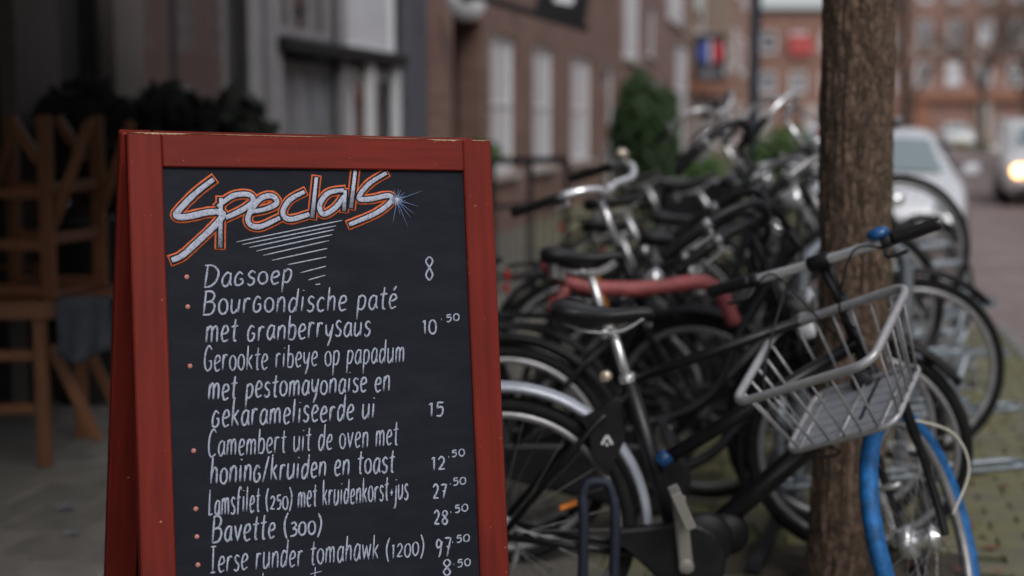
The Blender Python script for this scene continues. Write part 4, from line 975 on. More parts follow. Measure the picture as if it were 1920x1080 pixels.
# crown lamp, brake and cables of the nearest bicycle
q = MB(); q.lathe(S.p(.045, 0, .445), S.f, [(.012, -.02), (.028, 0), (.03, .03), (.026, .036), (.002, .038)], 14); q.build('front_lamp', M['grey_black'], nb)
hubp = S.p(.06, 0, 0)
q = MB(); q.bar(S.p(.02, -.072, .17), S.p(.055, -.078, -.01), .012, .026, up=S.f, bev=.004); q.tube([S.p(.03, -.085, .145), S.p(.03, -.015, .145)], .009, 8); q.build('brake_arm', M['alu'], nb)
q = MB(); q.lathe(hubp - S.l * .065, S.l, [(.01, 0), (.04, .008), (.045, .02), (.045, .04), (.03, .045)], 18); q.bar(hubp - S.l * .066, S.p(.02, -.066, .13), .008, .02, up=S.f, bev=.003); q.build('drum_brake', M['alu'], nb)
for i, (pts, mm, rr) in enumerate((
        ([S.p(.0, .06, .30), S.p(-.06, .13, .22), S.p(-.05, .14, .12), S.p(.03, .085, .04)], 'pale_cable', .0032),
        ([S.p(.06, -.10, u0 - .03), S.p(.20, -.19, u0 - .22), S.p(.17, -.20, .40), S.p(.08, -.12, .28), V((.72, 0, .52)), V((.60, .0, .42))], 'grey_black', .0034),
        ([S.p(.04, .02, .42), S.p(.10, -.03, .40), S.p(.13, -.05, .33), S.p(.10, -.06, .2), S.p(.07, -.06, .06)], 'dull_alu', .0032))):
    q = MB(); q.tube(smooth_path(pts, 8), rr, 6); q.build('cable', M[mm], nb)
# seat-tube decals, lock straps hanging by the rear wheel, rear mudguard stays, little blue clamp
for (c, sz) in (((.297, -.0185, .655), .012), ((.312, -.0185, .668), .010)):
    pass
q = MB()
for (x, z, an) in ((.262, .598, .5), (.276, .598, -.5), (.269, .586, 0)):
    q.box((x, -.0495, z), (.006, .0016, .026 if an else .008), Matrix.Rotation(an, 3, 'Y'))
q.build('emblem', M['white_plastic'], nb)
q = MB(); q.loft([[V((.205, y, .655)), V((.30, y, .70)), V((.315, y, .60)), V((.27, y, .50)), V((.235, y, .545)), V((.225, y, .60))] for y in (-.048, -.03)], smooth=False); q.build('frame_lock', M['black_satin'], nb)
for x in (.205, .285):
    q = MB(); q.tube(smooth_path([V((x, -.075, .455)), V((x + .004, -.082, .40)), V((x + .002, -.085, .25)), V((x - .004, -.085, .10)), V((x, -.085, .03))]), .0135, 8); q.build('lock_strap', mat('blue_black_sleeve', (.012, .017, .035), .7) if 'blue_black_sleeve' not in bpy.data.materials else bpy.data.materials['blue_black_sleeve'], nb)
q = MB(); q.tube(smooth_path([V((.205, -.075, .45)), V((.22, -.07, .49)), V((.268, -.07, .49)), V((.285, -.075, .45))]), .012, 8); q.build('lock_strap', bpy.data.materials['blue_black_sleeve'], nb)
q = MB(); q.lathe(V((.405, -.028, .53)), (.25, 0, .3), [(.016, 0), (.021, .006), (.021, .030), (.016, .035)], 14); q.build('clamp', M['blue_dark'], nb)
q = MB(); q.lathe(V((.52, -.02, .33)), (0, -1, 0), [(.02, 0), (.07, .004), (.078, .02), (.07, .034), (.02, .036)], 22); q.lathe(V((.585, 0, .345)), (0, -1, 0), [(.02, -.03), (.052, -.02), (.056, .02), (.05, .04), (.01, .044)], 20); q.build('motor', M['black_satin'], nb)
for (x, z) in ((.30, .75),):
    q = MB(); q.lathe(V((x - .03, -.03, z + .01)), (-.3, -1, .1), [(.008, 0), (.015, .003), (.015, .03), (.01, .034)], 10); q.build('clamp', M['cream_metal'], nb)

# --- the row behind it
bike('all black bicycle between the basket bicycle and the pink tube', (-.02, 4.43, 0), rad(-1), lean=rad(-2), steer=rad(-10), frame='black_satin', bar='swan', barm='grey_black', style='omafiets', saddle_h=1.0, barh=1.08, gripm='rubber')
bike('black bicycle with grey handlebar between the low and the high stand places', (.50, 6.32, .0), rad(3), lean=rad(3), steer=rad(12), frame='black_satin', bar='cruiser', barm='alu', style='omafiets', saddle_h=1.0, barh=1.16)
bike('black bicycle tilted up in a high stand place left of the trunk', (.34, 5.68, .10), rad(-2), front_guard=None, lean=rad(-3), steer=rad(-5), frame='black_paint', bar='swan', barm='grey_black', style='omafiets', saddle_h=.98, barh=1.10, pitch=rad(10))
bike('black bicycle with thick pink top tube and orange seat post behind the first saddle', (0.0, 4.66, 0), rad(3), lean=rad(-3), steer=rad(-8), frame='black_paint', bar='swan', barm='grey_black', style='cargo', tube=.0175, seatpost='orange_metal', saddle_h=.965, barh=1.0, rack=True, rear_guard='black_satin', group='bicycles parked along the stand')
bike('bicycle with bright silver swept handlebar and cream bell, just right of the board', (-.43, 5.10, 0), rad(0), lean=rad(0.5), steer=rad(-24), frame='black_paint', bar='cruiser', barm='chrome', style='omafiets', barh=1.15, bellm='cream_metal', saddle_h=.93, rack=True)
bike('black bicycle with its front wheel in the low stand, right behind the pink frame', (.45, 5.36, 0), rad(-2), steer=rad(6), style='omafiets', bar='swan', barm='dull_alu', frame='black_satin', barh=1.12, pitch=rad(5.0), gripm='rubber')
bike('grey black bicycle, its dark handlebar hidden by the trunk, fourth of the row', (.30, 5.95, 0), rad(4), steer=rad(-22), lean=rad(-5), style='diamond', frame='grey_black', bar='flat', barm='black_satin', barh=1.09, pitch=rad(7), barw=.27)
bike('black bicycle standing high with its front wheel beside the parked silver car', (.86, 6.70, .14), rad(1), steer=rad(3), style='omafiets', frame='black_satin', bar='swan', barm='chrome', barh=1.13, pitch=rad(16), front_guard=None, gripm='rubber')
bike('dark bicycle with a white lamp and red bell, handlebar turned, behind the high one', (1.12, 7.35, .1), rad(3), steer=rad(35), lean=rad(4), style='omafiets', frame='black_paint', bar='cruiser', barm='chrome', barh=1.16, pitch=rad(4), bellm='red_plastic')
bike('green-black bicycle with tall silver handlebar rising above the row', (.62, 7.95, .12), rad(-4), steer=rad(-38), lean=rad(-4), style='omafiets', frame='green_dark', bar='swan', barm='alu', barh=1.22, pitch=rad(9))
bike('dark bicycle with pale grips, last but one of the row', (1.0, 8.6, .0), rad(3), steer=rad(20), lean=rad(3), style='diamond', frame='grey_black', bar='flat', barm='alu', barh=1.15, pitch=rad(3))
bike('black bicycle farthest along the row, small behind the others', (.85, 9.3, .0), rad(-3), steer=rad(-15), lean=rad(3), style='omafiets', frame='black_satin', bar='swan', barm='chrome', barh=1.2, pitch=rad(10))
# helmet-like white knob lamps seen above the bars
# black crate carried on a bicycle in the row: box with slatted sides
cr = empty('crate', (.955, 7.34, .887), rad(3), label='black crate with a grey lid on a bicycle rack left of the trunk', cat='crate')
for z in (.022, .062, .102, .142, .182):
    for (x, y, w, d) in ((0, -.14, .34, .01), (0, .14, .34, .01), (-.167, 0, .01, .27), (.167, 0, .01, .27)):
        q = MB(); q.box((x, y, z), (w, d, .034), bev=.002); q.build('slat', M['black_satin'], cr)
q = MB(); q.box((0, 0, 0), (.33, .27, .008)); q.build('bottom', M['black_satin'], cr)
for (x, y) in ((-.167, -.14), (.167, -.14), (.167, .14), (-.167, .14)):
    q = MB(); q.box((x, y, .102), (.02, .02, .21)); q.build('corner_post', M['black_satin'], cr)
q = MB(); q.box((0, 0, .215), (.37, .31, .016), bev=.006); q.build('lid', mat('grey_lid', (.16, .15, .17), .5), cr)

# --- bicycle stand
stand = empty('bicycle_stand', (0, 0, 0), label='galvanised bicycle stand of looped tubes behind the trunk', cat='bicycle stand')
def SP(y): return 1.12 + .32 * (y - 4.75)
q = MB()
for dx in (-.22, .30):
    q = MB(); q.bar((SP(4.3) + dx, 4.3, .025), (SP(9.5) + dx, 9.5, .025), .04, .03); q.build('base_rail', M['grey_black'], stand)
slots = [(4.76, 0), (5.40, .07), (5.98, .2), (6.70, .42), (7.45, .1), (8.05, .4), (8.65, .1), (9.3, .4)]
for i, (y, hgt) in enumerate(slots):
    x = SP(y); yy = y
    for (dz, ext) in (((.22, .62), (.44, .40)) if i < 2 else ((.30, .36),)):
        q = MB(); z = hgt + dz; w = .045; n = 8
        pts = [(x - .18, yy - w, z - .05)] + [(x + ext - .05, yy - w, z + .02)]
        for k in range(n + 1):
            a = -pi / 2 + pi * k / n; pts.append((x + ext - .05 + w * cos(a) * 1.6, yy + w * sin(a), z + .022))
        pts += [(x - .18, yy + w, z - .05)]
        for k in range(1, n): a = pi / 2 + pi * k / n; pts.append((x - .18 + w * cos(a), yy + w * sin(a), z - .05))
        q.tube(pts, .0115, 8, closed=True); q.build('wheel_loop', M['galv'], stand)
    q = MB(); q.tube([(x - .21, yy + .0, .05), (x - .21, yy + .0, hgt + .50)], .02, 10); q.build('post', M['galv'], stand)
    q = MB(); q.tube([(x + .32, yy, .05), (x + .42, yy, hgt + .22)], .016, 10); q.build('post', M['galv'], stand)
for (x, y, z, rz, pt) in ((.86, 6.70, .14, rad(1), rad(16)), (1.12, 7.35, .1, rad(3), rad(4)), (.62, 7.95, .12, rad(-4), rad(9)), (.34, 5.68, .10, rad(-2), rad(10))):
    d = V((cos(rz) * cos(pt), sin(rz) * cos(pt), sin(pt))); o = V((x, y, z - .012)); a, b = o - d * .3, o + d * 1.5
    q = MB(); q.bar(a, b, .06, .012)
    sdv = d.cross(V((0, 0, 1))).normalized() * .032
    for sg in (-1, 1): q.bar(a + sdv * sg + V((0, 0, .014)), b + sdv * sg + V((0, 0, .014)), .004, .04)
    q.build('wheel_channel', M['galv'], stand)
    for k in (.12, .9):
        p = a.lerp(b, k); q = MB(); q.tube([(p.x, p.y, 0), (p.x, p.y, p.z - .004)], .014, 8); q.build('channel_leg', M['galv'], stand)
# tall galvanised hoop right behind the trunk
hp = empty('steel_hoop', (1.355, 4.86, 0), rad(8), label='pale blue galvanised hoop rising behind the trunk beside the basket', cat='hoop')
q = MB(); q.tube(smooth_path([(0, 0, 0), (0, 0, .5), (.0, 0, .88), (-.04, 0, .97), (-.13, 0, 1.02), (-.24, 0, 1.02), (-.33, 0, .97), (-.37, 0, .88), (-.37, 0, .5), (-.37, 0, 0)], 8), .024, 12); q.build('tube', M['galv'], hp)

# ------------------------------------------------------------------ cars
def car(name, label, loc, rz, paint, group=None, L=4.1, Wd=1.76, Hc=1.47, lit=False, van=False, cat='car'):
    r = empty(name, loc, rz, label=label, cat=cat, group=group); hw = Wd / 2
    # local: +x forward (towards the nose), z up
    def sec(x, zb, zs, w, wt, zt):   # bottom, shoulder, half width, half width top, top
        pts = []
        prof = [(w * .90, zb), (w * .985, zb + .10), (w, (zb + zs) / 2), (w * .985, zs - .04), (w * .93, zs), (wt, zt - .03), (wt * .82, zt), (0, zt + .015)]
        right = [V((x, -a, z)) for a, z in prof]; left = [V((x, a, z)) for a, z in prof[-2::-1]]
        return right + left
    f = L / 4.1
    if not van:
        S_ = [sec(-2.02 * f, .38, .80, hw * .82, hw * .70, .86), sec(-1.95 * f, .28, .92, hw * .92, hw * .74, 1.0), sec(-1.75 * f, .24, .95, hw * .98, hw * .72, 1.25), sec(-1.35 * f, .22, .95, hw, hw * .70, Hc - .04), sec(-.6 * f, .20, .94, hw, hw * .70, Hc),
              sec(.0, .20, .94, hw, hw * .70, Hc - .02), sec(.42 * f, .20, .93, hw, hw * .69, Hc - .10), sec(1.05 * f, .20, .92, hw, hw * .76, .965), sec(1.5 * f, .22, .84, hw * .98, hw * .72, .88), sec(1.85 * f, .26, .70, hw * .93, hw * .66, .76), sec(2.0 * f, .30, .60, hw * .84, hw * .6, .64), sec(2.05 * f, .36, .52, hw * .76, hw * .5, .54)]
        ws = (.44, 1.03, Hc - .13, .985)
    else:
        S_ = [sec(-2.05 * f, .35, 1.0, hw * .96, hw * .88, Hc - .1), sec(-1.98 * f, .28, 1.05, hw, hw * .9, Hc), sec(.5 * f, .24, 1.05, hw, hw * .88, Hc), sec(.8 * f, .24, 1.05, hw, hw * .84, Hc - .12), sec(1.45 * f, .24, 1.0, hw, hw * .80, 1.08),
              sec(1.85 * f, .26, .88, hw * .96, hw * .74, .95), sec(2.02 * f, .32, .66, hw * .88, hw * .66, .72), sec(2.06 * f, .38, .56, hw * .8, hw * .5, .6)]
        ws = (.83, 1.43, Hc - .15, 1.1)
    q = MB(); q.loft(S_); q.build('body', M[paint], r)
    # windscreen, sitting 4 mm proud of the raked panel
    x0, x1, zt, zb = ws[0] * f, ws[1] * f, ws[2], ws[3]; wt = hw * .62; wb = hw * .74
    q = MB(); nrm = V((zt - zb, 0, x1 - x0)).normalized() * .012; P = []
    for j in range(5):
        t = j / 4
        for i in range(9):
            u = -1 + 2 * i / 8; P.append(V((x0 + (x1 - x0) * t + .02 * (1 - u * u), (wt + (wb - wt) * t) * u, zt + (zb - zt) * t + .02 * (1 - u * u))) + nrm)
    q.add(P, [(j * 9 + i, j * 9 + i + 1, (j + 1) * 9 + i + 1, (j + 1) * 9 + i) for j in range(4) for i in range(8)], True)
    q.build('windscreen', M['glass_car'], r)
    for sg in (-1, 1):
        a = .94 * hw * sg; b = .735 * hw * sg; o = .012 * sg
        for (xa, xb, xc, xd) in (((-1.5, -.45, -.5, -1.3)), ((-.38, .78 if not van else 1.1, .36 if not van else .7, -.4))):
            q = MB(); q.add([V((xa * f, a + o, .97)), V((xb * f, a + o, .97)), V((xc * f, b + o, Hc - .12)), V((xd * f, b + o, Hc - .12))], [(0, 1, 2, 3)] if sg < 0 else [(3, 2, 1, 0)]); q.build('side_window', M['glass_car'], r)
        q = MB(); q.box((.72 * f if not van else 1.1, (hw + .10) * sg, 1.02), (.10, .18, .13), bev=.03); q.build('mirror', M[paint], r)
        q = MB(); q.lathe(((1.95 if not van else 2.04) * f, .60 * hw / .88 * sg, .66), (1, .25 * sg, .25), [(.02, -.02), (.10, -.01), (.115, .02), (.10, .05), (.02, .065)], 18); q.build('headlight', M['lamp_lit' if lit else 'head_lens'], r)
        q = MB(); q.lathe((2.0 * f, .58 * sg, .38), (1, 0, 0), [(.02, -.02), (.05, 0), (.05, .03), (.01, .035)], 14); q.build('fog_lamp', M['head_lens'], r)
        for x in (1.30, -1.28):
            w = empty('wheel', (0, 0, 0), parent=r); c = V((x * f, (hw - .10) * sg, .315))
            q = MB(); q.lathe(c - V((0, .10 * sg, 0)), (0, sg, 0), [(.2, 0), (.30, .0), (.315, .03), (.315, .17), (.30, .20), (.21, .205), (.2, .19)], 28); q.build('tyre', M['rubber'], w)
            q = MB(); q.lathe(c - V((0, .0 * sg, 0)), (0, sg, 0), [(.19, 0), (.2, .09), (.185, .10), (.06, .085), (.01, .09)], 20); q.build('rim', M['dull_alu'], w)
    q = MB(); q.box((2.035 * f, 0, .50), (.05, .95, .10), bev=.02); q.build('grille', M['dark_frame'], r)
    q = MB(); q.box((1.99 * f, 0, .30), (.16, 1.35, .14), bev=.03); q.build('air_intake', M['dark_frame'], r)
    q = MB(); q.box((2.10 * f, 0, .40), (.02, .50, .11), bev=.004); q.build('number_plate', M['plate'], r)
    q = MB(); q.tube([V((1.02 * f if not van else 1.42, -.5, 1.0)), V((.8 * f if not van else 1.2, -.05, 1.14))], .008, 5); q.tube([V((1.02 * f if not van else 1.42, .1, 1.0)), V((.8 * f if not van else 1.2, .52, 1.14))], .008, 5); q.build('wiper', M['dark_frame'], r)
    return r
HD = SA + pi      # facing the camera along the street
def carpos(X, Y, L=4.1): p = V((X, Y, 0)) + SD * (L / 2); return (p.x, p.y, -.13)
car('parked_car', 'silver car parked beyond the bicycles right of the trunk', carpos(3.84, 14.65), HD, 'car_silver')
car('white_van', 'white van with a lit headlight driving on the road at the right edge', carpos(9.98, 25.6, 4.6), SA + pi - rad(5), 'car_white', L=4.6, Wd=1.86, Hc=1.60, lit=True, van=True, cat='van')
car('parked_car', 'small white car far up the road between the silver car and the van', carpos(25.6, 82), rad(262), 'car_white', Wd=1.7)
car('parked_car', 'far silver car half hidden behind the bicycles just left of the trunk', carpos(9.3, 42), HD, 'car_silver')
r = empty('road_sign', (20.6, 60.0, 0), label='small blue and white road sign just left of the white van', cat='road sign')
q = MB(); q.tube([(0, .05, -.1), (0, .05, 1.5)], .04, 8); q.build('post', M['galv'], r)
q = MB(); q.box((0, 0, 1.15), (.62, .04, .9), bev=.02); q.build('panel', M['white_plastic'], r)
q = MB(); q.box((0, -.03, 1.0), (.4, .012, .36)); q.build('marking', M['sign_blue'], r)

# ------------------------------------------------------------------ pavement board
YAW, ROLL, LEAN = rad(24.86), rad(1.50), rad(9.07); BW, BLn, TT = .70, 1.398, .030; SW = .060
TL = V((-.6757, 2.5113, 1.3840)); LEANB = rad(12.5)
tv = V((cos(YAW), sin(YAW), 0)); nv = V((sin(YAW), -cos(YAW), 0)); kv = V((0, 0, 1))
rt = tv * cos(ROLL) - kv * sin(ROLL); up_ = kv * cos(ROLL) + tv * sin(ROLL)
dn = -up_ * cos(LEAN) + nv * sin(LEAN)                 # down the front panel
board = empty('pavement_board', V((TL.x, TL.y, 0)) + tv * .35 - nv * .03, 0, label='red framed A-shaped blackboard chalked with the Specials menu on the pavement', cat='sign board')
def panel_matrix(origin, down):
    x = rt; z = -down; y = z.cross(x)
    m = Matrix((x, y, z)).transposed().to_4x4(); m.translation = origin - board.location; return m
MF = panel_matrix(TL, dn)
back = -nv; dnb = -up_ * cos(LEANB) - nv * sin(LEANB)
MBk = panel_matrix(TL + back * (TT * cos(LEAN) + .034) - up_ * .002, dnb)
def pbuild(q, name, m, PM, parent=board):
    o = q.build(name, m, parent)
    if parent is board: o.matrix_local = PM
    return o
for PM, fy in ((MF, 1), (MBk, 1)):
    for x in (SW / 2, BW - SW / 2):
        q = MB(); q.box((x, TT / 2, -BLn / 2), (SW, TT, BLn), bev=.0028); pbuild(q, 'stile', M['red_wood'], PM)
    q = MB(); q.box((BW / 2, TT / 2 - .0004, -SW / 2 - .0006), (BW - 2 * SW - .0012, TT - .001, SW), bev=.0022); pbuild(q, 'top_rail', M['red_rail'], PM)
    q = MB(); q.box((BW / 2, TT / 2, -BLn + .16), (BW - 2 * SW - .0012, TT - .001, .07), bev=.0022); pbuild(q, 'bottom_rail', M['red_rail'], PM)
    q = MB(); q.box((BW / 2, .012 if fy > 0 else .014, -(SW + BLn - .19) / 2), (BW - 2 * SW + .01, .008, BLn - .19 - SW + .01))
    b_ = pbuild(q, 'chalkboard', M['blackboard'], PM)
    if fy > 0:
        q = MB(); q.box((BW / 2, TT + .0035, -BLn / 2), (BW - .006, .005, BLn - .01)); pbuild(q, 'shade_sheet', M['shade_sheet'], PM)  # added sheet, its dark brown imitates shade inside the A-frame
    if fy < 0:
        q = MB(); q.box((BW / 2, -.0035, -BLn / 2), (BW - .006, .005, BLn - .01)); pbuild(q, 'shade_sheet', M['shade_sheet'], PM)
    if PM is MF: chalkboard = b_
# worn bare wood along the top arris
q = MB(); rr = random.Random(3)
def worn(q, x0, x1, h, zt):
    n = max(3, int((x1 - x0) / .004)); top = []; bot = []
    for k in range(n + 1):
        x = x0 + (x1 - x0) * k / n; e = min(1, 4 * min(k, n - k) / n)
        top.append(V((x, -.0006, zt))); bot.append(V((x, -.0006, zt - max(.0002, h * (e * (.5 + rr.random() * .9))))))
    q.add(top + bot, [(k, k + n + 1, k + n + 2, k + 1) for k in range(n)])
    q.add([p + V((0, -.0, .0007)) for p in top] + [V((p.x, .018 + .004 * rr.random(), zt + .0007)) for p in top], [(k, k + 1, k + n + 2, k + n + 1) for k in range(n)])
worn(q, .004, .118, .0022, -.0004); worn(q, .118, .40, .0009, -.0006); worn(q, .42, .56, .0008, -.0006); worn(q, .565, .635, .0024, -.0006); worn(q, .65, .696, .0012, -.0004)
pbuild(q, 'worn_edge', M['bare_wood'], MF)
for x in (.10, .60):
    q = MB(); q.tube([(x - .03, TT + .012, -.012), (x + .03, TT + .012, -.012)], .005, 8); q.box((x, TT + .002, -.03), (.05, .003, .035)); pbuild(q, 'hinge', M['dull_alu'], MF)
q = MB(); q.tube(smooth_path([(.03, TT, -.9), (.03, .20, -.96), (.03, .36, -.90)]), .003, 6); pbuild(q, 'chain', M['dull_alu'], MF)

# ---- lettering. strokes in a glyph box: baseline 0, x height 1, ascender 1.65, descender -.6
G_ = {
 'a': (.62, ['c .55,.85 .35,1 .12,.75 .06,.3 .22,.0 .42,.15 .56,.6', 'l .57,1 .52,.3 .62,.02']),
 'b': (.62, ['l .14,1.65 .06,0', 'c .1,.7 .3,1 .52,.85 .56,.4 .4,.02 .06,.06']),
 'c': (.52, ['c .5,.85 .3,1.0 .08,.65 .08,.2 .28,.0 .48,.12']),
 'd': (.64, ['c .52,.8 .3,.98 .08,.6 .1,.1 .3,.0 .5,.4', 'l .64,1.65 .52,0']),
 'e': (.56, ['c .08,.5 .35,.55 .52,.72 .4,1.0 .18,.92 .05,.45 .2,.0 .52,.12']),
 'f': (.5, ['c .56,1.45 .42,1.68 .26,1.4 .2,.9 .14,-.1', 'l .02,.95 .46,1.0']),
 'g': (.6, ['c .5,.85 .28,1.0 .06,.6 .08,.1 .3,.0 .5,.2 .5,.48', 'l .32,.5 .54,.5']),
 'h': (.62, ['l .14,1.65 .05,0', 'c .08,.6 .3,1.0 .5,.85 .5,.0']),
 'i': (.26, ['l .14,1 .1,.02', 'l .17,1.36 .18,1.42']),
 'j': (.3, ['c .2,1 .16,.1 .08,-.45 -.1,-.5', 'l .22,1.36 .23,1.42']),
 'k': (.58, ['l .14,1.65 .05,0', 'l .52,.98 .1,.45', 'l .22,.55 .52,.0']),
 'l': (.26, ['l .16,1.65 .08,.02']),
 'm': (.92, ['l .1,1 .05,0', 'c .08,.65 .26,1.0 .42,.85 .42,.0', 'c .43,.65 .62,1.0 .8,.85 .8,.0']),
 'n': (.62, ['l .1,1 .05,0', 'c .08,.6 .3,1.0 .52,.85 .52,.0']),
 'o': (.6, ['C .3,1 .06,.75 .06,.25 .3,0 .54,.25 .54,.75']),
 'p': (.62, ['l .12,1 .02,-.65', 'c .1,.75 .32,1.0 .56,.8 .5,.3 .3,.05 .07,.15']),
 'r': (.48, ['l .1,1 .06,0', 'c .08,.6 .24,.98 .46,.92']),
 's': (.5, ['c .48,.88 .28,1.02 .1,.8 .22,.55 .42,.4 .4,.1 .2,-.02 .04,.12']),
 't': (.46, ['c .3,1.5 .22,.6 .24,.05 .4,.04', 'l .0,1.0 .5,1.06']),
 'u': (.62, ['c .08,1 .06,.2 .25,.0 .48,.3', 'l .56,1 .52,.02']),
 'v': (.58, ['l .04,1 .26,.0 .54,1']),
 'w': (.84, ['l .04,1 .2,.0 .42,.9 .6,.0 .82,1']),
 'y': (.6, ['c .06,1 .1,.35 .3,.2 .5,.6', 'l .58,1 .4,-.1 .2,-.6']),
 'é': (.56, ['c .08,.5 .35,.55 .52,.72 .4,1.0 .18,.92 .05,.45 .2,.0 .52,.12', 'l .3,1.25 .5,1.55']),
 'D': (.85, ['l .16,1.6 .06,0', 'c .0,1.6 .5,1.55 .82,1.1 .7,.4 .4,.04 .02,.0']),
 'B': (.8, ['l .14,1.6 .04,0', 'c .04,1.6 .5,1.6 .68,1.3 .5,.95 .14,.85', 'c .14,.85 .6,.85 .72,.45 .5,.05 .0,.0']),
 'G': (.72, ['c .66,1.4 .4,1.65 .1,1.2 .06,.4 .3,.0 .62,.2 .64,.62', 'l .4,.64 .68,.64']),
 'C': (.72, ['c .68,1.45 .42,1.68 .12,1.2 .06,.4 .28,-.05 .66,.15']),
 'L': (.5, ['c .14,1.65 .06,.1 .2,-.02 .46,.04']),
 'I': (.55, ['l .26,1.55 .24,.0', 'l .04,1.55 .5,1.58', 'l .04,0 .48,.0']),
 '/': (.5, ['l .48,1.65 .02,-.1']),
 '(': (.32, ['c .3,1.45 .06,.9 .08,.3 .26,-.2']),
 ')': (.32, ['c .04,1.45 .28,.9 .24,.3 .02,-.2']),
 '.': (.22, ['l .08,.04 .13,.04']),
 '·': (.26, ['l .08,.6 .16,.62']),
 '+': (.44, ['l .04,.5 .42,.5', 'l .24,.72 .22,.3']),
 '0': (.62, ['C .31,1.3 .06,1.0 .06,.3 .31,0 .56,.3 .56,1.0']),
 '1': (.36, ['l .06,1.1 .24,1.3 .22,0']),
 '2': (.6, ['c .06,1.05 .3,1.34 .52,1.0 .36,.5 .06,.02', 'l .06,.02 .56,.03']),
 '3': (.56, ['c .08,1.2 .36,1.35 .5,1.0 .24,.72', 'c .24,.72 .54,.6 .48,.15 .06,.05']),
 '5': (.58, ['l .54,1.3 .16,1.28 .1,.75', 'c .1,.75 .42,.85 .52,.45 .36,.02 .06,.05']),
 '7': (.58, ['l .04,1.3 .54,1.3 .22,-.05', 'l .16,.65 .5,.65']),
 '8': (.6, ['C .3,1.32 .08,1.05 .3,.7 .54,.3 .3,0 .06,.3 .3,.7 .54,1.05']),
 '9': (.58, ['c .52,1.05 .26,1.35 .08,1.0 .2,.7 .48,.85 .52,1.15 .4,.3 .26,-.05']),
}
cr_ = random.Random(11)
def stroke(q, pts, r, z, dash=False, fl=.0005, seg=8, taper=True):
    """pts in board coordinates (x right, z up) as 2D"""
    P = [V((a, .0076 - z, b)) for (a, b) in pts]; n = len(P)
    rs = []
    for i in range(n):
        t = i / max(1, n - 1); k = 1
        if taper: k = .62 + .38 * min(1, 6 * t, 6 * (1 - t) + .25)
        rs.append(r * k * cr_.uniform(.92, 1.08))
    q.tube(P, rs, seg, flat=fl, up=(0, 1, 0))
def write(text, x0, y0, x1, y1, xh, r=.00155, m='chalk', slant=.06, name='lettering', ascale=1.0):
    adv = []; x = 0
    for ch in text:
        if ch == ' ': x += .55; continue
        w, st_ = G_[ch]; adv.append((ch, x)); x += w + .17
    x -= .17; base = V((x1 - x0, y1 - y0)); sx = base.length / x; ux = base.normalized(); uy = V((-ux.y, ux.x))
    uy = (V((0, 1)) * .7 + uy * .3).normalized()
    q = MB(); k = 0; word = any(c.isalpha() for c in text)
    for ch, gx in adv:
        dy = cr_.uniform(-.05, .05) * xh; sc = cr_.uniform(.94, 1.06) * (.68 if word and ch.isdigit() else 1)
        for s_ in G_[ch][1]:
            kind, *pp = s_.split(' '); pts = [V([float(v) for v in p.split(',')]) for p in pp]
            pts = [V((p.x + cr_.uniform(-.015, .015), p.y * sc + cr_.uniform(-.02, .02))) for p in pts]
            if kind != 'l':
                p3 = [V((p.x, p.y, 0)) for p in pts]; p3 = smooth_path(p3, 4, closed=(kind == 'C'))
                if kind == 'C': p3.append(p3[0])
                pts = [V((p.x, p.y)) for p in p3]
            else:
                o = []
                for i in range(len(pts) - 1):
                    for j in range(3): o.append(pts[i].lerp(pts[i + 1], j / 3))
                pts = o + [pts[-1]]
            out = []
            for p in pts:
                w_ = V((x0, y0)) + ux * ((gx + p.x + slant * p.y) * sx) + uy * (p.y * xh + dy); out.append((w_.x, w_.y))
            k += 1; stroke(q, out, r * (1.5 if ch == '·' else 1), .0003 + (k % 5) * .00006)
    return q.build(name, M[m], chalkboard)
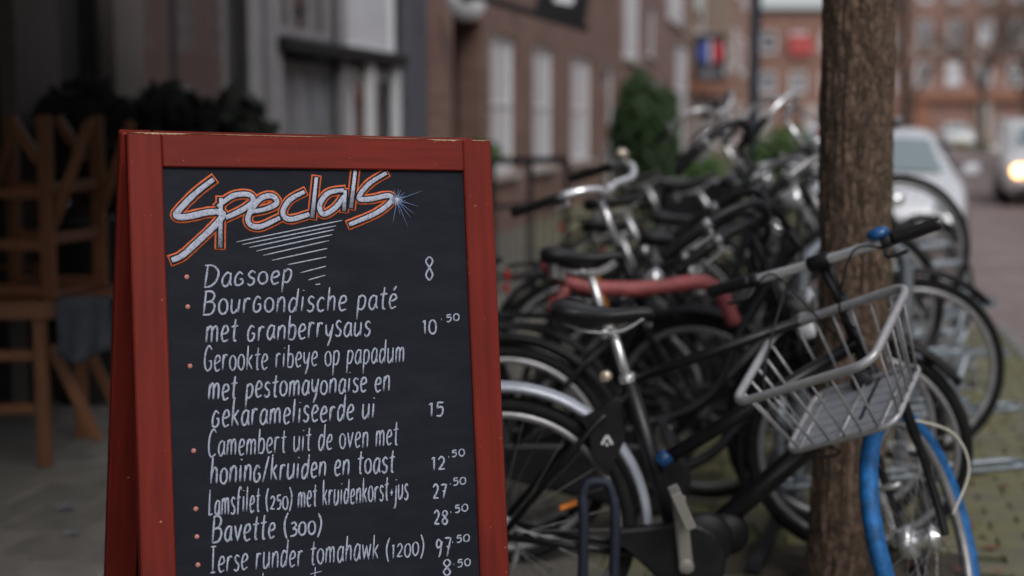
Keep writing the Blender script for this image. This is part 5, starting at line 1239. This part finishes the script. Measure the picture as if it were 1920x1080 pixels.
LINES = [('Dagsoep', 0.1272, -0.2753, 0.2893, -0.272, 0.0239), ('Bourgondische paté', 0.1236, -0.3239, 0.4912, -0.3248, 0.0267), ('met granberrysaus', 0.1266, -0.3755, 0.437, -0.3734, 0.0267), ('Gerookte ribeye op papadum', 0.122, -0.4258, 0.5031, -0.4265, 0.0266), ('met pestomayonaise en', 0.1278, -0.4774, 0.4719, -0.4784, 0.0266), ('gekarameliseerde ui', 0.1328, -0.5271, 0.4391, -0.5286, 0.0275), ('Camembert uit de oven met', 0.1244, -0.5778, 0.4836, -0.5815, 0.0274), ('honing/kruiden en toast', 0.1265, -0.6271, 0.474, -0.6319, 0.0274), ('Lamsfilet (250) met kruidenkorst+jus', 0.1217, -0.6815, 0.4997, -0.6841, 0.0273), ('Bavette (300)', 0.1257, -0.731, 0.3273, -0.733, 0.0273), ('Ierse runder tomahawk (1200)', 0.1201, -0.7831, 0.5262, -0.793, 0.0281), ('8', 0.5521, -0.2703, 0.5697, -0.2707, 0.0307), ('10', 0.5421, -0.3752, 0.5707, -0.3742, 0.0204), ('·', 0.5804, -0.354, 0.5848, -0.3532, 0.0143), ('50', 0.5915, -0.3524, 0.6194, -0.3512, 0.0144), ('15', 0.5474, -0.5311, 0.5792, -0.532, 0.0203), ('12', 0.5483, -0.6346, 0.5779, -0.6348, 0.0202), ('·', 0.5842, -0.618, 0.5875, -0.6182, 0.0142), ('50', 0.5911, -0.6123, 0.6188, -0.6123, 0.0142), ('27', 0.5492, -0.6893, 0.5788, -0.6887, 0.0202), ('·', 0.5841, -0.6699, 0.5885, -0.6702, 0.0142), ('50', 0.592, -0.6664, 0.6186, -0.6665, 0.0142), ('28', 0.5493, -0.7378, 0.5788, -0.7385, 0.0201), ('·', 0.5828, -0.7236, 0.5883, -0.7231, 0.0142), ('50', 0.593, -0.7184, 0.6208, -0.7178, 0.0142), ('97', 0.551, -0.7985, 0.5828, -0.7987, 0.0261), ('·', 0.5847, -0.7806, 0.5891, -0.78, 0.0141), ('50', 0.5937, -0.7754, 0.6215, -0.7761, 0.0142), ('8', 0.5635, -0.8361, 0.5811, -0.837, 0.0221), ('·', 0.5861, -0.8233, 0.5894, -0.8226, 0.0141), ('50', 0.5939, -0.8221, 0.6216, -0.8219, 0.0141)]
SPECIALS = [('c', [(0.1515, -0.0815), (0.1205, -0.1049), (0.0913, -0.1334), (0.0821, -0.1475), (0.1013, -0.1493), (0.1405, -0.1412), (0.1662, -0.1433), (0.1504, -0.1654), (0.1137, -0.1989), (0.0902, -0.2188), (0.0715, -0.2267)]), ('l', [(0.1636, -0.1154), (0.159, -0.2047)]), ('c', [(0.1569, -0.1315), (0.1846, -0.1117), (0.2138, -0.1087), (0.2225, -0.1206), (0.2019, -0.1368), (0.1706, -0.1512)]), ('c', [(0.2126, -0.1412), (0.2459, -0.135), (0.2666, -0.124), (0.2578, -0.1113), (0.2355, -0.1169), (0.2143, -0.144), (0.2137, -0.1621), (0.2336, -0.1676), (0.2712, -0.1513)]), ('c', [(0.3198, -0.103), (0.291, -0.1185), (0.2771, -0.1411), (0.2897, -0.1543), (0.3277, -0.1448)]), ('l', [(0.3436, -0.0759), (0.3327, -0.1514)]), ('c', [(0.3964, -0.0995), (0.3654, -0.1053), (0.3481, -0.1275), (0.3543, -0.1448), (0.3777, -0.133), (0.396, -0.1107)]), ('l', [(0.3984, -0.0995), (0.3949, -0.1385)]), ('l', [(0.4201, -0.062), (0.4087, -0.133)]), ('c', [(0.4821, -0.0658), (0.4456, -0.0879), (0.425, -0.1143), (0.4484, -0.116), (0.4843, -0.1095), (0.4898, -0.1196), (0.4592, -0.1423), (0.4035, -0.1646)])]
HATCH = [((0.1889, -0.195), (0.3903, -0.1563)), ((0.1996, -0.1998), (0.3783, -0.1663)), ((0.2121, -0.2053), (0.3742, -0.1737)), ((0.2247, -0.2119), (0.37, -0.1829)), ((0.2372, -0.22), (0.3638, -0.1939)), ((0.2534, -0.2293), (0.3594, -0.2086)), ((0.2828, -0.2377), (0.3569, -0.2245)), ((0.3066, -0.253), (0.3555, -0.2417)), ((0.3203, -0.2668), (0.3537, -0.2583)), ((0.334, -0.2755), (0.3435, -0.2746))]
ASC = [(0.2162, -0.7933), (0.2133, -0.8473), (0.3138, -0.7929), (0.3083, -0.8582)]
STAR = (0.5007, -0.1177)
DOTS = [(0.0974, -0.2565), (0.0974, -0.3098), (0.0977, -0.4152), (0.0992, -0.5656), (0.0995, -0.6683), (0.0997, -0.7172), (0.0999, -0.7669)]
for (t_, xa, ya, xb, yb, xh_) in LINES:
    small = t_ in ('50', '·'); num = t_[0].isdigit() and not small
    if num or small: xh_ = xh_ * (.72 if small else .95); 
    if t_ == '8': xh_ = xh_ * 1.1
    dense = len(t_) > 24
    write(t_, xa, ya, xb, yb, xh_ * 1.0, r=.0015 if small else (.0017 if dense else .0020), slant=.02 if num or small else .08)
for (kx, ky) in DOTS:
    q = MB(); q.lathe(V((kx, .0078, ky)), (0, -1, 0), [(.0044, 0), (.0042, .0006), (.0006, .0010)], 10); q.build('bullet', M['chalk_dot'], chalkboard)
q = MB(); stroke(q, [ASC[0], ASC[1]], .0015, .0004); stroke(q, [ASC[2], ASC[3]], .0015, .0005); stroke(q, [(ASC[2][0] - .010, ASC[2][1] - .012), (ASC[2][0] + .012, ASC[2][1] - .009)], .0014, .0006)
q.build('lettering', M['chalk'], chalkboard)
def dense_path(kind, pts):
    if kind == 'c': return [(p.x, p.y) for p in smooth_path([V((a, b, 0)) for a, b in pts], 6)]
    return pts
for layer, (mn, extra, z, fl) in enumerate((('chalk_orange', .0056, .0002, .00035), ('blackboard', .0026, .0005, .00035), ('chalk_bright', 0, .0008, .0004))):
    q = MB()
    for i, (kind, pts) in enumerate(SPECIALS):
        pth_ = dense_path(kind, pts)
        if layer < 2:   # lengthen the ends a little so the outline closes round the stroke
            a, b = V(pth_[0]), V(pth_[1]); c, d = V(pth_[-2]), V(pth_[-1])
            pth_ = [tuple(a + (a - b).normalized() * extra * .8)] + list(pth_) + [tuple(d + (d - c).normalized() * extra * .8)]
        rbase = .0050 if i else .0058
        P = [V((x, .0076 - z, y)) for x, y in pth_]
        n = len(P); rs = [(rbase + extra) * (1 if layer < 2 else (.7 + .3 * min(1, 5 * k / n, 5 * (n - 1 - k) / n + .3))) * cr_.uniform(.96, 1.04) for k in range(n)]
        q.tube(P, rs, 10, flat=fl, up=(0, 1, 0))
    q.build(('outline', 'gap', 'heading')[layer], M[mn], chalkboard)
for a, b in HATCH:
    q = MB(); n = 8; stroke(q, [(a[0] + (b[0] - a[0]) * k / n, a[1] + (b[1] - a[1]) * k / n) for k in range(n + 1)], .00125, .0003); q.build('chalk_line', M['chalk_dim'], chalkboard)
rs_ = random.Random(4)
q = MB()
for k in range(22):
    a = 2 * pi * k / 22 + rs_.uniform(-.1, .1); L = rs_.choice((.018, .03, .045, .055)) if sin(a) < .5 else .022
    if cos(a) < -.3: L = .012
    n = 7; P = [V((STAR[0] + cos(a) * L * j / n, .0076 - .0009 - .00002 * k, STAR[1] + sin(a) * L * j / n)) for j in range(n + 1)]
    q.tube(P, [.0014 * (1 - .8 * j / n) for j in range(n + 1)], 6, flat=.0003, up=(0, 1, 0))
q.build('star_rays', M['chalk_blue'], chalkboard)
q = MB()
for k in range(12):
    a = 2 * pi * k / 12 + .1; L = .011; n = 4; P = [V((STAR[0] + cos(a) * L * j / n, .0076 - .0014 - .00002 * k, STAR[1] + sin(a) * L * j / n)) for j in range(n + 1)]
    q.tube(P, [.0012 * (1 - .8 * j / n) for j in range(n + 1)], 6, flat=.0003, up=(0, 1, 0))
q.lathe(V((STAR[0], .0062, STAR[1])), (0, -1, 0), [(.0036, 0), (.003, .0006), (.0006, .0008)], 12)
q.build('star_core', M['chalk_bright'], chalkboard)
